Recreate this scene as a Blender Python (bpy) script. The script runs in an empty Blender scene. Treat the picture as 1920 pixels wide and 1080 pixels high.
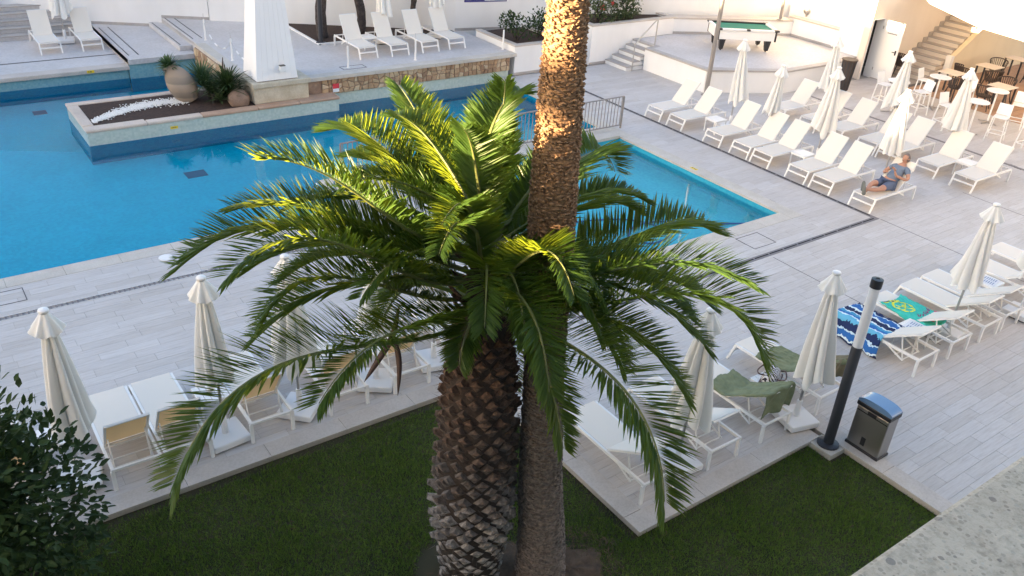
import bpy, math, random
import numpy as np
from mathutils import Vector, Matrix
random.seed(7)
R = math.radians
C = bpy.context.scene.collection
sc = bpy.context.scene

# ------------------------------------------------------------------ camera
cam_data = bpy.data.cameras.new('camera')
cam = bpy.data.objects.new('camera', cam_data); C.objects.link(cam); sc.camera = cam
yaw, pit, roll = 9.16327643e-01, 5.18379427e-01, 7.35187022e-02
f = Vector((math.cos(yaw)*math.cos(pit), math.sin(yaw)*math.cos(pit), -math.sin(pit)))
r = Vector((math.sin(yaw), -math.cos(yaw), 0)); u = r.cross(f)
r2 = r*math.cos(roll)+u*math.sin(roll); u2 = -r*math.sin(roll)+u*math.cos(roll)
m = Matrix(((r2.x, u2.x, -f.x), (r2.y, u2.y, -f.y), (r2.z, u2.z, -f.z))).to_4x4()
m.translation = Vector((0, 0, 8.0)); cam.matrix_world = m
cam_data.sensor_width = 36; cam_data.lens = 1609.79/1920*36
cam_data.clip_start = 0.05; cam_data.clip_end = 500

# ------------------------------------------------------------------ light
SUN_EL, SUN_TRAVEL = 7.0, -13.0            # degrees; the light travels towards azimuth -13
w = bpy.data.worlds.new('World'); sc.world = w; w.use_nodes = True
nt = w.node_tree; nt.nodes.clear()
sky = nt.nodes.new('ShaderNodeTexSky'); sky.sky_type = 'NISHITA'; sky.sun_disc = False
sky.sun_elevation = R(SUN_EL)
sd = Vector((math.cos(R(SUN_TRAVEL+180)), math.sin(R(SUN_TRAVEL+180)), 0))
sky.sun_rotation = math.atan2(sd.x, sd.y)
sky.air_density = 1.0; sky.dust_density = 2.2; sky.ozone_density = 0.9
hs = nt.nodes.new('ShaderNodeMix'); hs.data_type = 'RGBA'; hs.blend_type = 'MULTIPLY'; hs.inputs[0].default_value = 1
hs.inputs[7].default_value = (.92, 0.955, 1.06, 1)
bg = nt.nodes.new('ShaderNodeBackground'); bg.inputs[1].default_value = 0.06
wo = nt.nodes.new('ShaderNodeOutputWorld')
nt.links.new(sky.outputs[0], hs.inputs[6]); nt.links.new(hs.outputs[2], bg.inputs[0]); nt.links.new(bg.outputs[0], wo.inputs[0])
sun_d = bpy.data.lights.new('sun', 'SUN'); sun_d.energy = 4.5; sun_d.angle = R(0.5); sun_d.color = (1.0, 0.70, 0.38)
sun = bpy.data.objects.new('sun', sun_d); C.objects.link(sun)
tv = Vector((-sd.x*math.cos(R(SUN_EL)), -sd.y*math.cos(R(SUN_EL)), -math.sin(R(SUN_EL))))
sun.rotation_euler = tv.to_track_quat('-Z', 'Y').to_euler()
sun.location = (-20, 10, 20)
vs = sc.view_settings; vs.view_transform = 'Standard'; vs.look = 'None'; vs.gamma = 1; vs.exposure = 3.75
vs.use_curve_mapping = False
sc.cycles.max_bounces = 8; sc.cycles.diffuse_bounces = 4; sc.cycles.transparent_max_bounces = 12
sc.cycles.use_denoising = True

# ------------------------------------------------------------------ materials
MATS = {}
class NB:
    def __init__(s, name, rough=0.6, base=(.8,.8,.8), **kw):
        s.m = bpy.data.materials.new(name); s.m.use_nodes = True; s.t = s.m.node_tree
        s.p = s.t.nodes['Principled BSDF']; s.p.inputs['Roughness'].default_value = rough
        s.p.inputs['Base Color'].default_value = (*base, 1)
        for k, v in kw.items(): s.p.inputs[k.replace('_', ' ')].default_value = v
        MATS[name] = s.m
    def n(s, t, **kw):
        o = s.t.nodes.new(t)
        for k, v in kw.items(): setattr(o, k, v)
        return o
    def l(s, a, b): s.t.links.new(a, b)
    def coords(s, scale=(1,1,1), obj=False):
        if obj: src = s.n('ShaderNodeTexCoord').outputs['Object']
        else: src = s.n('ShaderNodeNewGeometry').outputs['Position']
        mp = s.n('ShaderNodeMapping'); mp.inputs['Scale'].default_value = scale
        s.l(src, mp.inputs[0]); return mp.outputs[0]
    def noise(s, co, scale, detail=4, rough=.55):
        n = s.n('ShaderNodeTexNoise'); n.inputs['Scale'].default_value = scale; n.inputs['Detail'].default_value = detail
        n.inputs['Roughness'].default_value = rough; s.l(co, n.inputs['Vector']); return n.outputs['Fac']
    def ramp(s, fac, stops, interp='LINEAR'):
        rp = s.n('ShaderNodeValToRGB'); e = rp.color_ramp.elements; rp.color_ramp.interpolation = interp
        while len(e) < len(stops): e.new(0.5)
        for el, (p, c) in zip(e, stops): el.position = p; el.color = (*c, 1)
        s.l(fac, rp.inputs[0]); return rp.outputs[0]
    def mix(s, fac, a, b, mode='MIX'):
        mx = s.n('ShaderNodeMix'); mx.data_type = 'RGBA'; mx.blend_type = mode
        for inp, v in ((0, fac), (6, a), (7, b)):
            if isinstance(v, (int, float)): mx.inputs[inp].default_value = v
            elif isinstance(v, tuple): mx.inputs[inp].default_value = (*v, 1)
            else: s.l(v, mx.inputs[inp])
        return mx.outputs[2]
    def math(s, op, a, b=0):
        mt = s.n('ShaderNodeMath', operation=op)
        for i, v in enumerate((a, b)):
            if isinstance(v, (int, float)): mt.inputs[i].default_value = v
            else: s.l(v, mt.inputs[i])
        return mt.outputs[0]
    def col(s, c): s.l(c, s.p.inputs['Base Color']); return s
    def bump(s, h, strength=.3, dist=.01):
        b = s.n('ShaderNodeBump'); b.inputs['Strength'].default_value = strength; b.inputs['Distance'].default_value = dist
        s.l(h, b.inputs['Height']); s.l(b.outputs[0], s.p.inputs['Normal']); return s
    def attr(s, name): a = s.n('ShaderNodeAttribute'); a.attribute_name = name; return a.outputs['Fac']

def mat_plank():
    b = NB('deck_plank', .62)
    t = b.attr('tint')
    co = b.coords((.9, 14, 1)); n1 = b.noise(co, 2.2, 5, .65)
    co2 = b.coords((1, 1, 1)); n2 = b.noise(co2, .45, 3); n3 = b.noise(b.coords((2.2, 40, 1)), 3, 3, .7)
    base = b.ramp(t, [(0, (.485, .465, .455)), (.35, (.51, .495, .49)), (.7, (.53, .515, .515)), (1, (.55, .54, .54))])
    streak = b.ramp(n1, [(.30, (.70, .65, .62)), (.48, (.94, .925, .92)), (.68, (1.05, 1.05, 1.05))])
    c = b.mix(.6, base, streak, 'MULTIPLY')
    c = b.mix(.35, c, b.ramp(n3, [(.3, (.72, .68, .66)), (.6, (1.05, 1.05, 1.05))]), 'MULTIPLY')
    c = b.mix(.5, c, b.ramp(n2, [(.3, (.84, .82, .80)), (.7, (1.06, 1.06, 1.07))]), 'MULTIPLY')
    b.col(c); b.bump(n1, .15, .004)
mat_plank()
def mat_stucco(name, c, rough=.75, s1=.86, s2=1.03):
    b = NB(name, rough); co = b.coords()
    n1 = b.noise(co, .35, 4); n2 = b.noise(b.coords((1.2, 1.2, .35)), 1.4, 5)
    cc = b.mix(.6, tuple(c), b.ramp(n1, [(.3, (s1, s1, s1)), (.7, (s2, s2, s2))]), 'MULTIPLY')
    cc = b.mix(.35, cc, b.ramp(n2, [(.3, (.86, .86, .85)), (.6, (1, 1, 1))]), 'MULTIPLY')
    b.col(cc); b.bump(b.noise(co, 60, 3), .12, .004)
mat_stucco('white_stucco', (.78, .78, .79)); mat_stucco('cream_stucco', (.74, .66, .58)); mat_stucco('sand_stucco', (.72, .61, .45))
mat_stucco('tower_white', (.80, .80, .82))
def mat_stone(name, ca, cb, scale=3, rough=.7, fine=40):
    b = NB(name, rough); co = b.coords(); n = b.noise(co, scale, 6, .62); n2 = b.noise(co, fine, 3)
    c = b.ramp(n, [(.28, ca), (.72, cb)]); c = b.mix(.4, c, b.ramp(n2, [(.35, (.75, .73, .7)), (.6, (1.03, 1.03, 1.03))]), 'MULTIPLY')
    b.col(c); b.bump(n2, .25, .004)
mat_stone('coping_stone', (.44, .41, .37), (.58, .55, .51), 1.6)
mat_stone('kerb_stone', (.43, .39, .36), (.54, .50, .47), 1.3)
mat_stone('terrace_tile', (.46, .45, .46), (.56, .55, .57), .8, .6, 14)
mat_stone('red_coping', (.36, .22, .15), (.50, .36, .27), 1.4)
mat_stone('pale_coping', (.48, .40, .34), (.60, .52, .46), 1.4)
mat_stone('plinth_stone', (.42, .36, .27), (.62, .57, .47), 2.5)
mat_stone('step_tile', (.34, .32, .31), (.44, .42, .41), 2)
mat_stone('rock', (.16, .10, .08), (.34, .24, .18), 4)
mat_stone('concrete', (.36, .34, .31), (.50, .47, .43), 5)
mat_stone('soil', (.020, .012, .010), (.065, .035, .026), 14, .95)
mat_stone('bare_earth', (.05, .034, .024), (.13, .085, .055), 9, .95)
mat_stone('grout', (.30, .29, .285), (.37, .36, .355), 3)
mat_stone('clay', (.36, .27, .20), (.50, .40, .31), 2.2, .65, 22)
mat_stone('terracotta_tile', (.33, .20, .13), (.46, .30, .20), 2)
mat_stone('pebble', (.62, .62, .62), (.85, .85, .84), 20)
def mat_stonewall():
    b = NB('rubble_stone', .75); co = b.coords(); n = b.noise(co, 5, 5); t = b.attr('tint')
    c = b.ramp(t, [(0, (.30, .19, .12)), (.4, (.42, .29, .18)), (.7, (.50, .38, .25)), (1, (.56, .46, .34))])
    c = b.mix(.6, c, b.ramp(n, [(.3, (.65, .6, .55)), (.7, (1.08, 1.08, 1.08))]), 'MULTIPLY'); b.col(c); b.bump(b.noise(co, 30, 3), .4, .008)
mat_stonewall()
def mat_mosaic(name, ca, cb, grout, size=.05, rough=.25, var=1.0):
    b = NB(name, rough); co = b.coords((1/size,)*3)
    w = b.n('ShaderNodeTexWhiteNoise'); fl = b.n('ShaderNodeVectorMath', operation='FLOOR'); b.l(co, fl.inputs[0]); b.l(fl.outputs[0], w.inputs['Vector'])
    c = b.mix(w.outputs['Value'], ca, cb); n = b.noise(b.coords((.5, .5, 2.5)), 2.2, 4)
    c = b.mix(.5, c, b.ramp(n, [(.3, (.85, .88, .85)), (.7, (1.05, 1.05, 1.05))]), 'MULTIPLY'); b.col(c)
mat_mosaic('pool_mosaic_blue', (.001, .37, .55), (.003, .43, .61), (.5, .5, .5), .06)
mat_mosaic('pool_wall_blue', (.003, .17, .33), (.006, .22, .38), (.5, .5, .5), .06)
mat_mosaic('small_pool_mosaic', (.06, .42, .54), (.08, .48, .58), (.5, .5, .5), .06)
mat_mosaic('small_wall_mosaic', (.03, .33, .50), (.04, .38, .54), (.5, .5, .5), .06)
mat_mosaic('waterline_mosaic', (.40, .49, .47), (.50, .57, .54), (.5, .5, .5), .05)
mat_mosaic('far_mosaic', (.16, .34, .42), (.22, .40, .46), (.5, .5, .5), .05)
def mat_water():
    b = NB('pool_water', 0.02, (.38, .91, 1.0)); b.p.inputs['Transmission Weight'].default_value = 1; b.p.inputs['IOR'].default_value = 1.17
    co = b.coords(); n = b.noise(co, 1.6, 3); b.bump(n, .10, .012)
mat_water()
def plain(name, c, rough=.5, metal=0, **kw): b = NB(name, rough, c, **kw); b.p.inputs['Metallic'].default_value = metal; return b
plain('white_metal', (.76, .76, .76), .38); plain('white_plastic', (.74, .74, .75), .45)
plain('steel', (.45, .44, .43), .38, .9); plain('chrome', (.8, .8, .82), .15, 1.0); plain('grey_pole', (.27, .25, .24), .45, .3)
plain('charcoal_metal', (.035, .037, .045), .42, .2); plain('black_plastic', (.018, .018, .022), .4)
plain('dark_joint', (.10, .095, .10), .8); plain('dark_gap', (.006, .006, .007), .9)
plain('drain_grey', (.17, .16, .17), .6); plain('drain_white', (.55, .55, .57), .5); plain('brushed_steel', (.33, .32, .31), .35, .85)
plain('bin_lid_sky', (.12, .22, .38), .22, .1, Coat_Weight=.6); plain('drain_blue', (.01, .07, .15), .6); plain('green_felt', (.02, .20, .13), .9); plain('yellow_marker', (.75, .55, .02), .5)  # bin lid: the blue of reflected sky is put into its base colour
plain('red_paint', (.55, .04, .06), .5); plain('navy_paint', (.04, .04, .22), .4); plain('sign_white', (.68, .72, .78), .4)
plain('lamp_diffuser', (.66, .67, .70), .3); plain('pale_wood', (.60, .53, .46), .5); plain('dry_fibre', (.10, .058, .034), .9); plain('wicker', (.055, .042, .038), .7)
plain('teal_cloth', (.03, .07, .07), .9); plain('blue_hose', (.01, .09, .32), .4); plain('skin', (.42, .22, .15), .55); plain('grey_hair', (.16, .13, .12), .8)
plain('shirt_cloth', (.15, .19, .26), .9); plain('shorts_cloth', (.09, .12, .20), .9); plain('shoe_cloth', (.16, .17, .16), .8); plain('eye_dark', (.02, .015, .01), .3)
plain('paper', (.66, .68, .74), .7); plain('print_blue', (.25, .32, .45), .7); plain('brown_leather', (.07, .03, .025), .5); plain('spathe_brown', (.055, .028, .022), .7)
plain('ink', (.05, .05, .08), .6); plain('flower_red', (.5, .02, .03), .6); plain('towel_text', (.20, .06, .16), .9); plain('towel_red', (.45, .05, .14), .9); plain('towel_yellow', (.66, .72, .06), .9)
def mat_fabric(name, c, tr, tcol=None, rough=.8):
    b = NB(name, rough, c); out = b.t.nodes['Material Output']
    tl = b.n('ShaderNodeBsdfTranslucent'); tl.inputs[0].default_value = (*(tcol or c), 1)
    mx = b.n('ShaderNodeMixShader'); mx.inputs[0].default_value = tr
    b.l(b.p.outputs[0], mx.inputs[1]); b.l(tl.outputs[0], mx.inputs[2]); b.l(mx.outputs[0], out.inputs[0]); return b
sf = mat_fabric('sling_fabric', (.80, .79, .75), .22, (.85, .55, .25)); gg = sf.n('ShaderNodeNewGeometry'); sf.col(sf.mix(gg.outputs['Backfacing'], (.80, .79, .75), (.70, .47, .26))); mat_fabric('parasol_canvas', (.80, .80, .79), .2, (.78, .77, .73))  # tan reverse of the sling stands in for light coming through the cloth
mat_fabric('awning_canvas', (.80, .78, .75), .2, (.8, .7, .6))
def mat_leaf(name, ca, cb, tr=.35, tcol=None, rough=.4, scale=8):
    b = NB(name, rough); n = b.noise(b.coords(), scale, 3); t = b.attr('tint'); c = b.mix(b.math('ADD', b.math('MULTIPLY', t, .7), b.math('MULTIPLY', n, .3)), ca, cb); b.col(c)
    out = b.t.nodes['Material Output']; tl = b.n('ShaderNodeBsdfTranslucent'); tl.inputs[0].default_value = (*(tcol or cb), 1)
    mx = b.n('ShaderNodeMixShader'); mx.inputs[0].default_value = tr
    b.l(b.p.outputs[0], mx.inputs[1]); b.l(tl.outputs[0], mx.inputs[2]); b.l(mx.outputs[0], out.inputs[0])
mat_leaf('palm_leaflet', (.017, .045, .014), (.055, .105, .022), .36, (.36, .46, .03)); mat_leaf('shrub_leaf', (.012, .030, .010), (.045, .080, .022), .2, None, .6)
mat_leaf('succulent_leaf', (.04, .09, .04), (.09, .15, .06), .15); mat_leaf('bright_shrub_leaf', (.04, .07, .03), (.11, .14, .06), .25)
mat_leaf('grass_blade', (.045, .098, .016), (.16, .24, .052), .35, (.16, .24, .04), .6, 7)
plain('rachis_green', (.13, .15, .05), .5)
for k_ in ('palm_leaflet', 'shrub_leaf', 'succulent_leaf', 'bright_shrub_leaf', 'grass_blade'): MATS[k_].node_tree.nodes['Principled BSDF'].inputs['Specular IOR Level'].default_value = .22
def mat_lawn():
    b = NB('lawn_soil', .95); n = b.noise(b.coords(), 2.5, 5); b.col(b.ramp(n, [(.3, (.022, .024, .010)), (.7, (.045, .038, .018))]))
mat_lawn()
def mat_bark(name, stops, fine, zscale=1/4.0):
    b = NB(name, .9); g = b.n('ShaderNodeNewGeometry'); sp = b.n('ShaderNodeSeparateXYZ'); b.l(g.outputs['Position'], sp.inputs[0])
    n = b.noise(b.coords(), fine, 5, .65); t = b.attr('tint')
    h = b.math('ADD', b.math('MULTIPLY', sp.outputs['Z'], zscale), b.math('MULTIPLY', b.math('SUBTRACT', t, .5), .26))
    c = b.ramp(h, stops); c = b.mix(.9, c, b.ramp(n, [(.32, (.30, .27, .25)), (.5, (.85, .83, .82)), (.66, (1.35, 1.32, 1.3))]), 'MULTIPLY')
    b.col(c); b.bump(n, .6, .02)
mat_bark('palm_boot_bark', [(0, (.27, .245, .225)), (.14, (.33, .305, .285)), (.24, (.18, .16, .15)), (.40, (.095, .075, .065)), (.62, (.095, .058, .042)), (1, (.12, .065, .042))], 22)
mat_bark('palm_core_bark', [(0, (.030, .022, .018)), (1, (.045, .026, .018))], 30)
mat_bark('tall_palm_bark', [(0, (.19, .155, .135)), (.25, (.14, .12, .105)), (.5, (.125, .09, .07)), (.72, (.24, .145, .08)), (1, (.29, .18, .105))], 26, 1/6.0)  # upper stops are oranger: warm sunlight put into the bark colour
mat_bark('dark_bark', [(0, (.05, .04, .04)), (1, (.09, .07, .06))], 12)
def mat_urn():
    b = NB('urn_clay', .7); co = b.coords((1, 1, 1), True); n = b.noise(co, 3, 5)
    sp = b.n('ShaderNodeSeparateXYZ'); b.l(co, sp.inputs[0])
    hz = b.math('FRACT', b.math('ADD', b.math('MULTIPLY', sp.outputs['Z'], 2.6), b.math('MULTIPLY', n, .25)))
    c = b.ramp(hz, [(0, (.29, .23, .18)), (.45, (.34, .275, .22)), (.55, (.20, .17, .14)), (.9, (.24, .20, .165)), (1, (.29, .23, .18))])
    b.col(c); b.bump(n, .3, .01)
mat_urn()
def mat_terrazzo():
    b = NB('terrazzo', .8); co = b.coords()
    v = b.n('ShaderNodeTexVoronoi'); v.inputs['Scale'].default_value = 70; v.inputs['Randomness'].default_value = 1; b.l(co, v.inputs['Vector'])
    n = b.noise(co, 14, 6, .7); n2 = b.noise(co, 90, 4, .7); nd = b.noise(co, 60, 3)
    d = b.math('ADD', v.outputs['Distance'], b.math('MULTIPLY', nd, .5))
    rnd = b.n('ShaderNodeSeparateColor'); b.l(v.outputs['Color'], rnd.inputs[0])
    size = b.math('MULTIPLY', b.math('POWER', rnd.outputs[0], 4.0), .40)
    mask = b.math('LESS_THAN', d, b.math('ADD', size, .20))
    base = b.ramp(n, [(.25, (.45, .355, .265)), (.5, (.57, .465, .355)), (.75, (.66, .55, .43))])
    base = b.mix(.6, base, b.ramp(n2, [(.3, (.6, .58, .55)), (.55, (1.06, 1.06, 1.06))]), 'MULTIPLY')
    agg = b.ramp(rnd.outputs[1], [(0, (.10, .09, .08)), (.4, (.18, .16, .145)), (.7, (.18, .125, .10)), (1, (.24, .22, .20))])
    v2 = b.n('ShaderNodeTexVoronoi'); v2.inputs['Scale'].default_value = 190; b.l(co, v2.inputs['Vector']); r2_ = b.n('ShaderNodeSeparateColor'); b.l(v2.outputs['Color'], r2_.inputs[0])
    m2_ = b.math('LESS_THAN', v2.outputs['Distance'], b.math('MULTIPLY', b.math('POWER', r2_.outputs[0], 2.0), .55)); base = b.mix(b.math('MULTIPLY', m2_, .55), base, b.ramp(r2_.outputs[2], [(0, (.20, .15, .11)), (.6, (.30, .24, .18)), (1, (.62, .58, .50))]))
    b.col(b.mix(b.math('MULTIPLY', mask, .65), base, agg)); b.bump(n2, .8, .003)
mat_terrazzo()
def mat_stripe():
    b = NB('striped_towel', .95); co = b.n('ShaderNodeTexCoord').outputs['UV']; sp = b.n('ShaderNodeSeparateXYZ'); b.l(co, sp.inputs[0])
    n = b.noise(co, 5, 3); n2 = b.noise(co, 26, 2)
    v = b.math('ADD', b.math('MULTIPLY', sp.outputs['X'], 1.0), b.math('ADD', b.math('MULTIPLY', n, .22), b.math('MULTIPLY', n2, .05)))
    v = b.math('FRACT', b.math('MULTIPLY', v, 1.45))
    c = b.ramp(v, [(0, (.05, .28, .50)), (.10, (.60, .72, .80)), (.15, (.008, .02, .08)), (.30, (.62, .74, .8)), (.35, (.02, .12, .38)), (.52, (.5, .66, .78)), (.57, (.01, .025, .10)), (.74, (.12, .42, .62)), (.85, (.6, .75, .82)), (.9, (.02, .14, .42))], 'CONSTANT')
    b.col(c)
mat_stripe()
def mat_towel(name, ca, cb):
    b = NB(name, .95); n = b.noise(b.coords(), 9, 4); b.col(b.ramp(n, [(.3, ca), (.7, cb)])); b.bump(b.noise(b.coords(), 180, 2), .3, .003)
mat_towel('turquoise_towel', (.03, .42, .36), (.05, .52, .45)); mat_towel('green_blanket', (.13, .155, .085), (.19, .215, .125)); mat_towel('brown_blanket', (.13, .11, .065), (.17, .145, .09))
def mat_zebra():
    b = NB('zebra_cloth', .8); wv = b.n('ShaderNodeTexWave'); wv.inputs['Scale'].default_value = 9; wv.inputs['Distortion'].default_value = 9; wv.inputs['Detail'].default_value = 2
    b.l(b.coords(), wv.inputs['Vector']); b.col(b.ramp(wv.outputs['Fac'], [(0, (.015, .01, .02)), (.5, (.6, .58, .58))], 'CONSTANT'))
mat_zebra()

# ------------------------------------------------------------------ mesh helpers
class MB:
    def __init__(s): s.v = []; s.f = []; s.m = []; s.t = []; s.any = False
    def add(s, vs, fs, mi=0, tint=None):
        o = len(s.v); s.v.extend([tuple(a) for a in vs])
        s.t.extend([.5 if tint is None else tint]*(len(s.v)-o)); s.any |= tint is not None
        for q in fs: s.f.append([o+i for i in q]); s.m.append(mi)
    def box(s, x0, x1, y0, y1, z0, z1, mi=0, tint=None, T=None):
        vs = [Vector((x, y, z)) for z in (z0, z1) for y in (y0, y1) for x in (x0, x1)]
        if T is not None: vs = [T @ q for q in vs]
        s.add(vs, [(0, 2, 3, 1), (4, 5, 7, 6), (0, 1, 5, 4), (2, 6, 7, 3), (0, 4, 6, 2), (1, 3, 7, 5)], mi, tint); return s
    def bar(s, p, q, w, h, up=(0, 0, 1), mi=0):
        p, q = Vector(p), Vector(q); d = (q-p).normalized(); upv = Vector(up)
        if abs(d.dot(upv)) > .98: upv = Vector((1, 0, 0))
        a = d.cross(upv).normalized()*w/2; b = a.cross(d).normalized()*h/2
        vs = [e+k for e in (p, q) for k in (-a-b, a-b, a+b, -a+b)]
        s.add(vs, [(0, 1, 2, 3), (7, 6, 5, 4), (0, 4, 5, 1), (1, 5, 6, 2), (2, 6, 7, 3), (3, 7, 4, 0)], mi); return s
    def tube(s, pts, rad, n=8, mi=0, cap=True, tint=None):
        pts = [Vector(p) for p in pts]; k = len(pts)
        rr = rad if isinstance(rad, (list, tuple)) else [rad]*k
        rings = []; prev = None
        for i, p in enumerate(pts):
            d = (pts[min(i+1, k-1)]-pts[max(i-1, 0)]).normalized()
            if prev is None:
                a = d.orthogonal().normalized()
            else:
                a = (prev-d*prev.dot(d)).normalized()
            prev = a; b = d.cross(a)
            rings.append([p+(a*math.cos(2*math.pi*j/n)+b*math.sin(2*math.pi*j/n))*rr[i] for j in range(n)])
        fs = []
        for i in range(k-1):
            for j in range(n): fs.append((i*n+j, i*n+(j+1) % n, (i+1)*n+(j+1) % n, (i+1)*n+j))
        if cap: fs.append(tuple(range(n-1, -1, -1))); fs.append(tuple((k-1)*n+j for j in range(n)))
        s.add([q for rg in rings for q in rg], fs, mi, tint); return s
    def lathe(s, prof, n=16, c=(0, 0, 0), mi=0, T=None, cap=True):
        vs = []
        for rr, z in prof:
            for j in range(n):
                q = Vector((c[0]+rr*math.cos(2*math.pi*j/n), c[1]+rr*math.sin(2*math.pi*j/n), c[2]+z)); vs.append(T @ q if T is not None else q)
        fs = [(i*n+j, i*n+(j+1) % n, (i+1)*n+(j+1) % n, (i+1)*n+j) for i in range(len(prof)-1) for j in range(n)]
        if cap: fs.append(tuple(range(n-1, -1, -1))); fs.append(tuple((len(prof)-1)*n+j for j in range(n)))
        s.add(vs, fs, mi); return s
    def prism(s, poly, z0, z1, mi=0, T=None):
        n = len(poly); vs = [Vector((x, y, z)) for z in (z0, z1) for x, y in poly]
        if T is not None: vs = [T @ q for q in vs]
        s.add(vs, [tuple(range(n-1, -1, -1)), tuple(range(n, 2*n))]+[(i, (i+1) % n, n+(i+1) % n, n+i) for i in range(n)], mi); return s
    def grid(s, P, nu, nv, mi=0, thick=0):
        vs = [P(i/nu, j/nv) for j in range(nv+1) for i in range(nu+1)]
        s.add(vs, [(j*(nu+1)+i, j*(nu+1)+i+1, (j+1)*(nu+1)+i+1, (j+1)*(nu+1)+i) for j in range(nv) for i in range(nu)], mi); return s
    def mesh(s, name, mats, smooth=False):
        me = bpy.data.meshes.new(name); me.from_pydata(s.v, [], s.f)
        for a in mats: me.materials.append(MATS[a])
        me.polygons.foreach_set('material_index', s.m)
        if s.any:
            at = me.attributes.new('tint', 'FLOAT', 'POINT'); at.data.foreach_set('value', s.t)
        if smooth: me.polygons.foreach_set('use_smooth', [True]*len(s.f))
        me.update(); return me
    def build(s, name, mats, parent=None, smooth=False, bevel=0, loc=None, sharp=None):
        if isinstance(mats, str): mats = [mats]
        o = bpy.data.objects.new(name, s.mesh(name, mats, smooth)); C.objects.link(o)
        if parent is not None: o.parent = parent
        if loc is not None: o.location = loc
        if bevel:
            bm_ = o.modifiers.new('bevel', 'BEVEL'); bm_.width = bevel; bm_.segments = 2; bm_.limit_method = 'ANGLE'; bm_.angle_limit = R(40)
        if smooth and sharp:
            try: o.data.set_sharp_from_angle(angle=R(sharp))
            except Exception: pass
        return o
def tag(o, label=None, cat=None, group=None, kind=None):
    if label: o['label'] = label
    if cat: o['category'] = cat
    if group: o['group'] = group
    if kind: o['kind'] = kind
    return o
def thing(name, label, cat, loc=(0, 0, 0), rz=0, group=None):
    o = bpy.data.objects.new(name, None); C.objects.link(o); o.location = loc; o.rotation_euler = (0, 0, rz); o.empty_display_size = .2
    return tag(o, label, cat, group)
def copy_tree(o, parent=None):
    c = o.copy(); C.objects.link(c); c.parent = parent
    for ch in list(o.children): copy_tree(ch, c)
    return c
def struct(o): return tag(o, kind='structure')

# ------------------------------------------------------------------ ground and deck
mb = MB()
for a in [(-60, 90, -60, -16, -1.6, -1.45), ]: pass
mb.box(-80, 120, -60, 120, -1.75, -1.6); struct(mb.build('ground', ['soil']))

DECK = [(-6, 8.84, 9.25, 14.34), (-6, 7.5, 14.47, 15.46), (7.5, 8.84, 14.47, 15.46), (7.86, 8.84, 15.46, 16.58), (8.97, 9.64, 9.72, 16.58),
        (9.64, 16.48, 9.72, 10.59), (16.48, 17.88, 9.72, 22.62), (18.01, 24.70, .3, 22.62), (24.83, 28.9, .3, 17.35), (28.9, 44, .3, 6), (8.97, 18.01, 5.52, 9.58), (6.63, 8.97, 5.52, 9.25), (10.4, 18.01, .3, 5.52)]
base = MB()
for x0, x1, y0, y1 in [(-6, 8.97, 9.25, 15.46), (7.5, 9.64, 15.46, 16.58), (8.97, 18.01, 9.58, 10.59), (8.97, 9.64, 10.59, 16.58), (16.48, 18.01, 10.59, 22.62), (18.01, 44, .3, 22.62), (8.97, 18.01, 5.52, 9.58), (6.63, 8.97, 5.52, 9.25), (10.4, 18.01, .3, 5.52)]:
    base.box(x0, x1, y0, y1, -1.3, -.012)
deck = struct(base.build('pool_deck', ['grout']))
def in_view(x, y, z=0):
    d = Vector((x, y, z-8)); zz = d.dot(f)
    if zz < .1: return False
    return abs(d.dot(r2)/zz) < .62 and abs(d.dot(u2)/zz) < .36
PW, PL, GAP = .2, .9, .0035
planks = []
rnd = random.Random(3)
def cut_planks(x0, x1, y0, y1):
    j = math.floor(y0/PW)
    while j*PW < y1:
        a, b = max(j*PW, y0), min((j+1)*PW, y1)
        if b-a > .02:
            off = random.Random(j*31+7).random()*PL
            i = math.floor((x0-off)/PL)
            while i*PL+off < x1:
                c, d = max(i*PL+off, x0), min((i+1)*PL+off, x1)
                if d-c > .03: planks.append((c+GAP/2, d-GAP/2, a+GAP/2, b-GAP/2, random.Random(i*7919+j*104729).random()))
                i += 1
        j += 1
HATCH = [(-.1, 1.02, 14.84, 15.36), (13.98, 14.62, 9.93, 10.40)]
for q in DECK: cut_planks(*q)
vis = [p for p in planks if in_view((p[0]+p[1])/2, (p[2]+p[3])/2) and not (p[0] > 21.6 and p[3] > 17.3)]
vis.sort(key=lambda p: (p[0]+p[1])**2/4+(p[2]+p[3])**2/4)
near = set(vis[:300])
rest = MB()
for p in planks:
    tgt = MB() if p in near else rest
    dz = (p[4]-.5)*.0016
    tgt.box(p[0], p[1], p[2], p[3], -.011, dz, 0, p[4])
    if p in near: tgt.build('plank', ['deck_plank'], deck)
tag(rest.build('plank', ['deck_plank'], deck), kind='stuff')
# hatches cut as thin recess frames with a lid
for (x0, x1, y0, y1) in [(.02, .98, 14.86, 15.34), (14.05, 14.75, 9.95, 10.5)]:
    h = MB()
    for a in ((x0, x1, y0, y0+.014), (x0, x1, y1-.014, y1), (x0, x0+.014, y0+.014, y1-.014), (x1-.014, x1, y0+.014, y1-.014)): h.box(*a, -.002, .005)
    h.build('hatch_frame', ['dark_joint'], deck)
# long expansion joints
ej = MB()
for a in ((18.0, 18.014, .4, 9.55), (14.1, 14.112, 5.7, 9.5), (21.5, 21.512, .4, 9.5)): ej.box(*a, .0012, .0035)
ej.build('expansion_joint', ['dark_joint'], deck)

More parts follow.
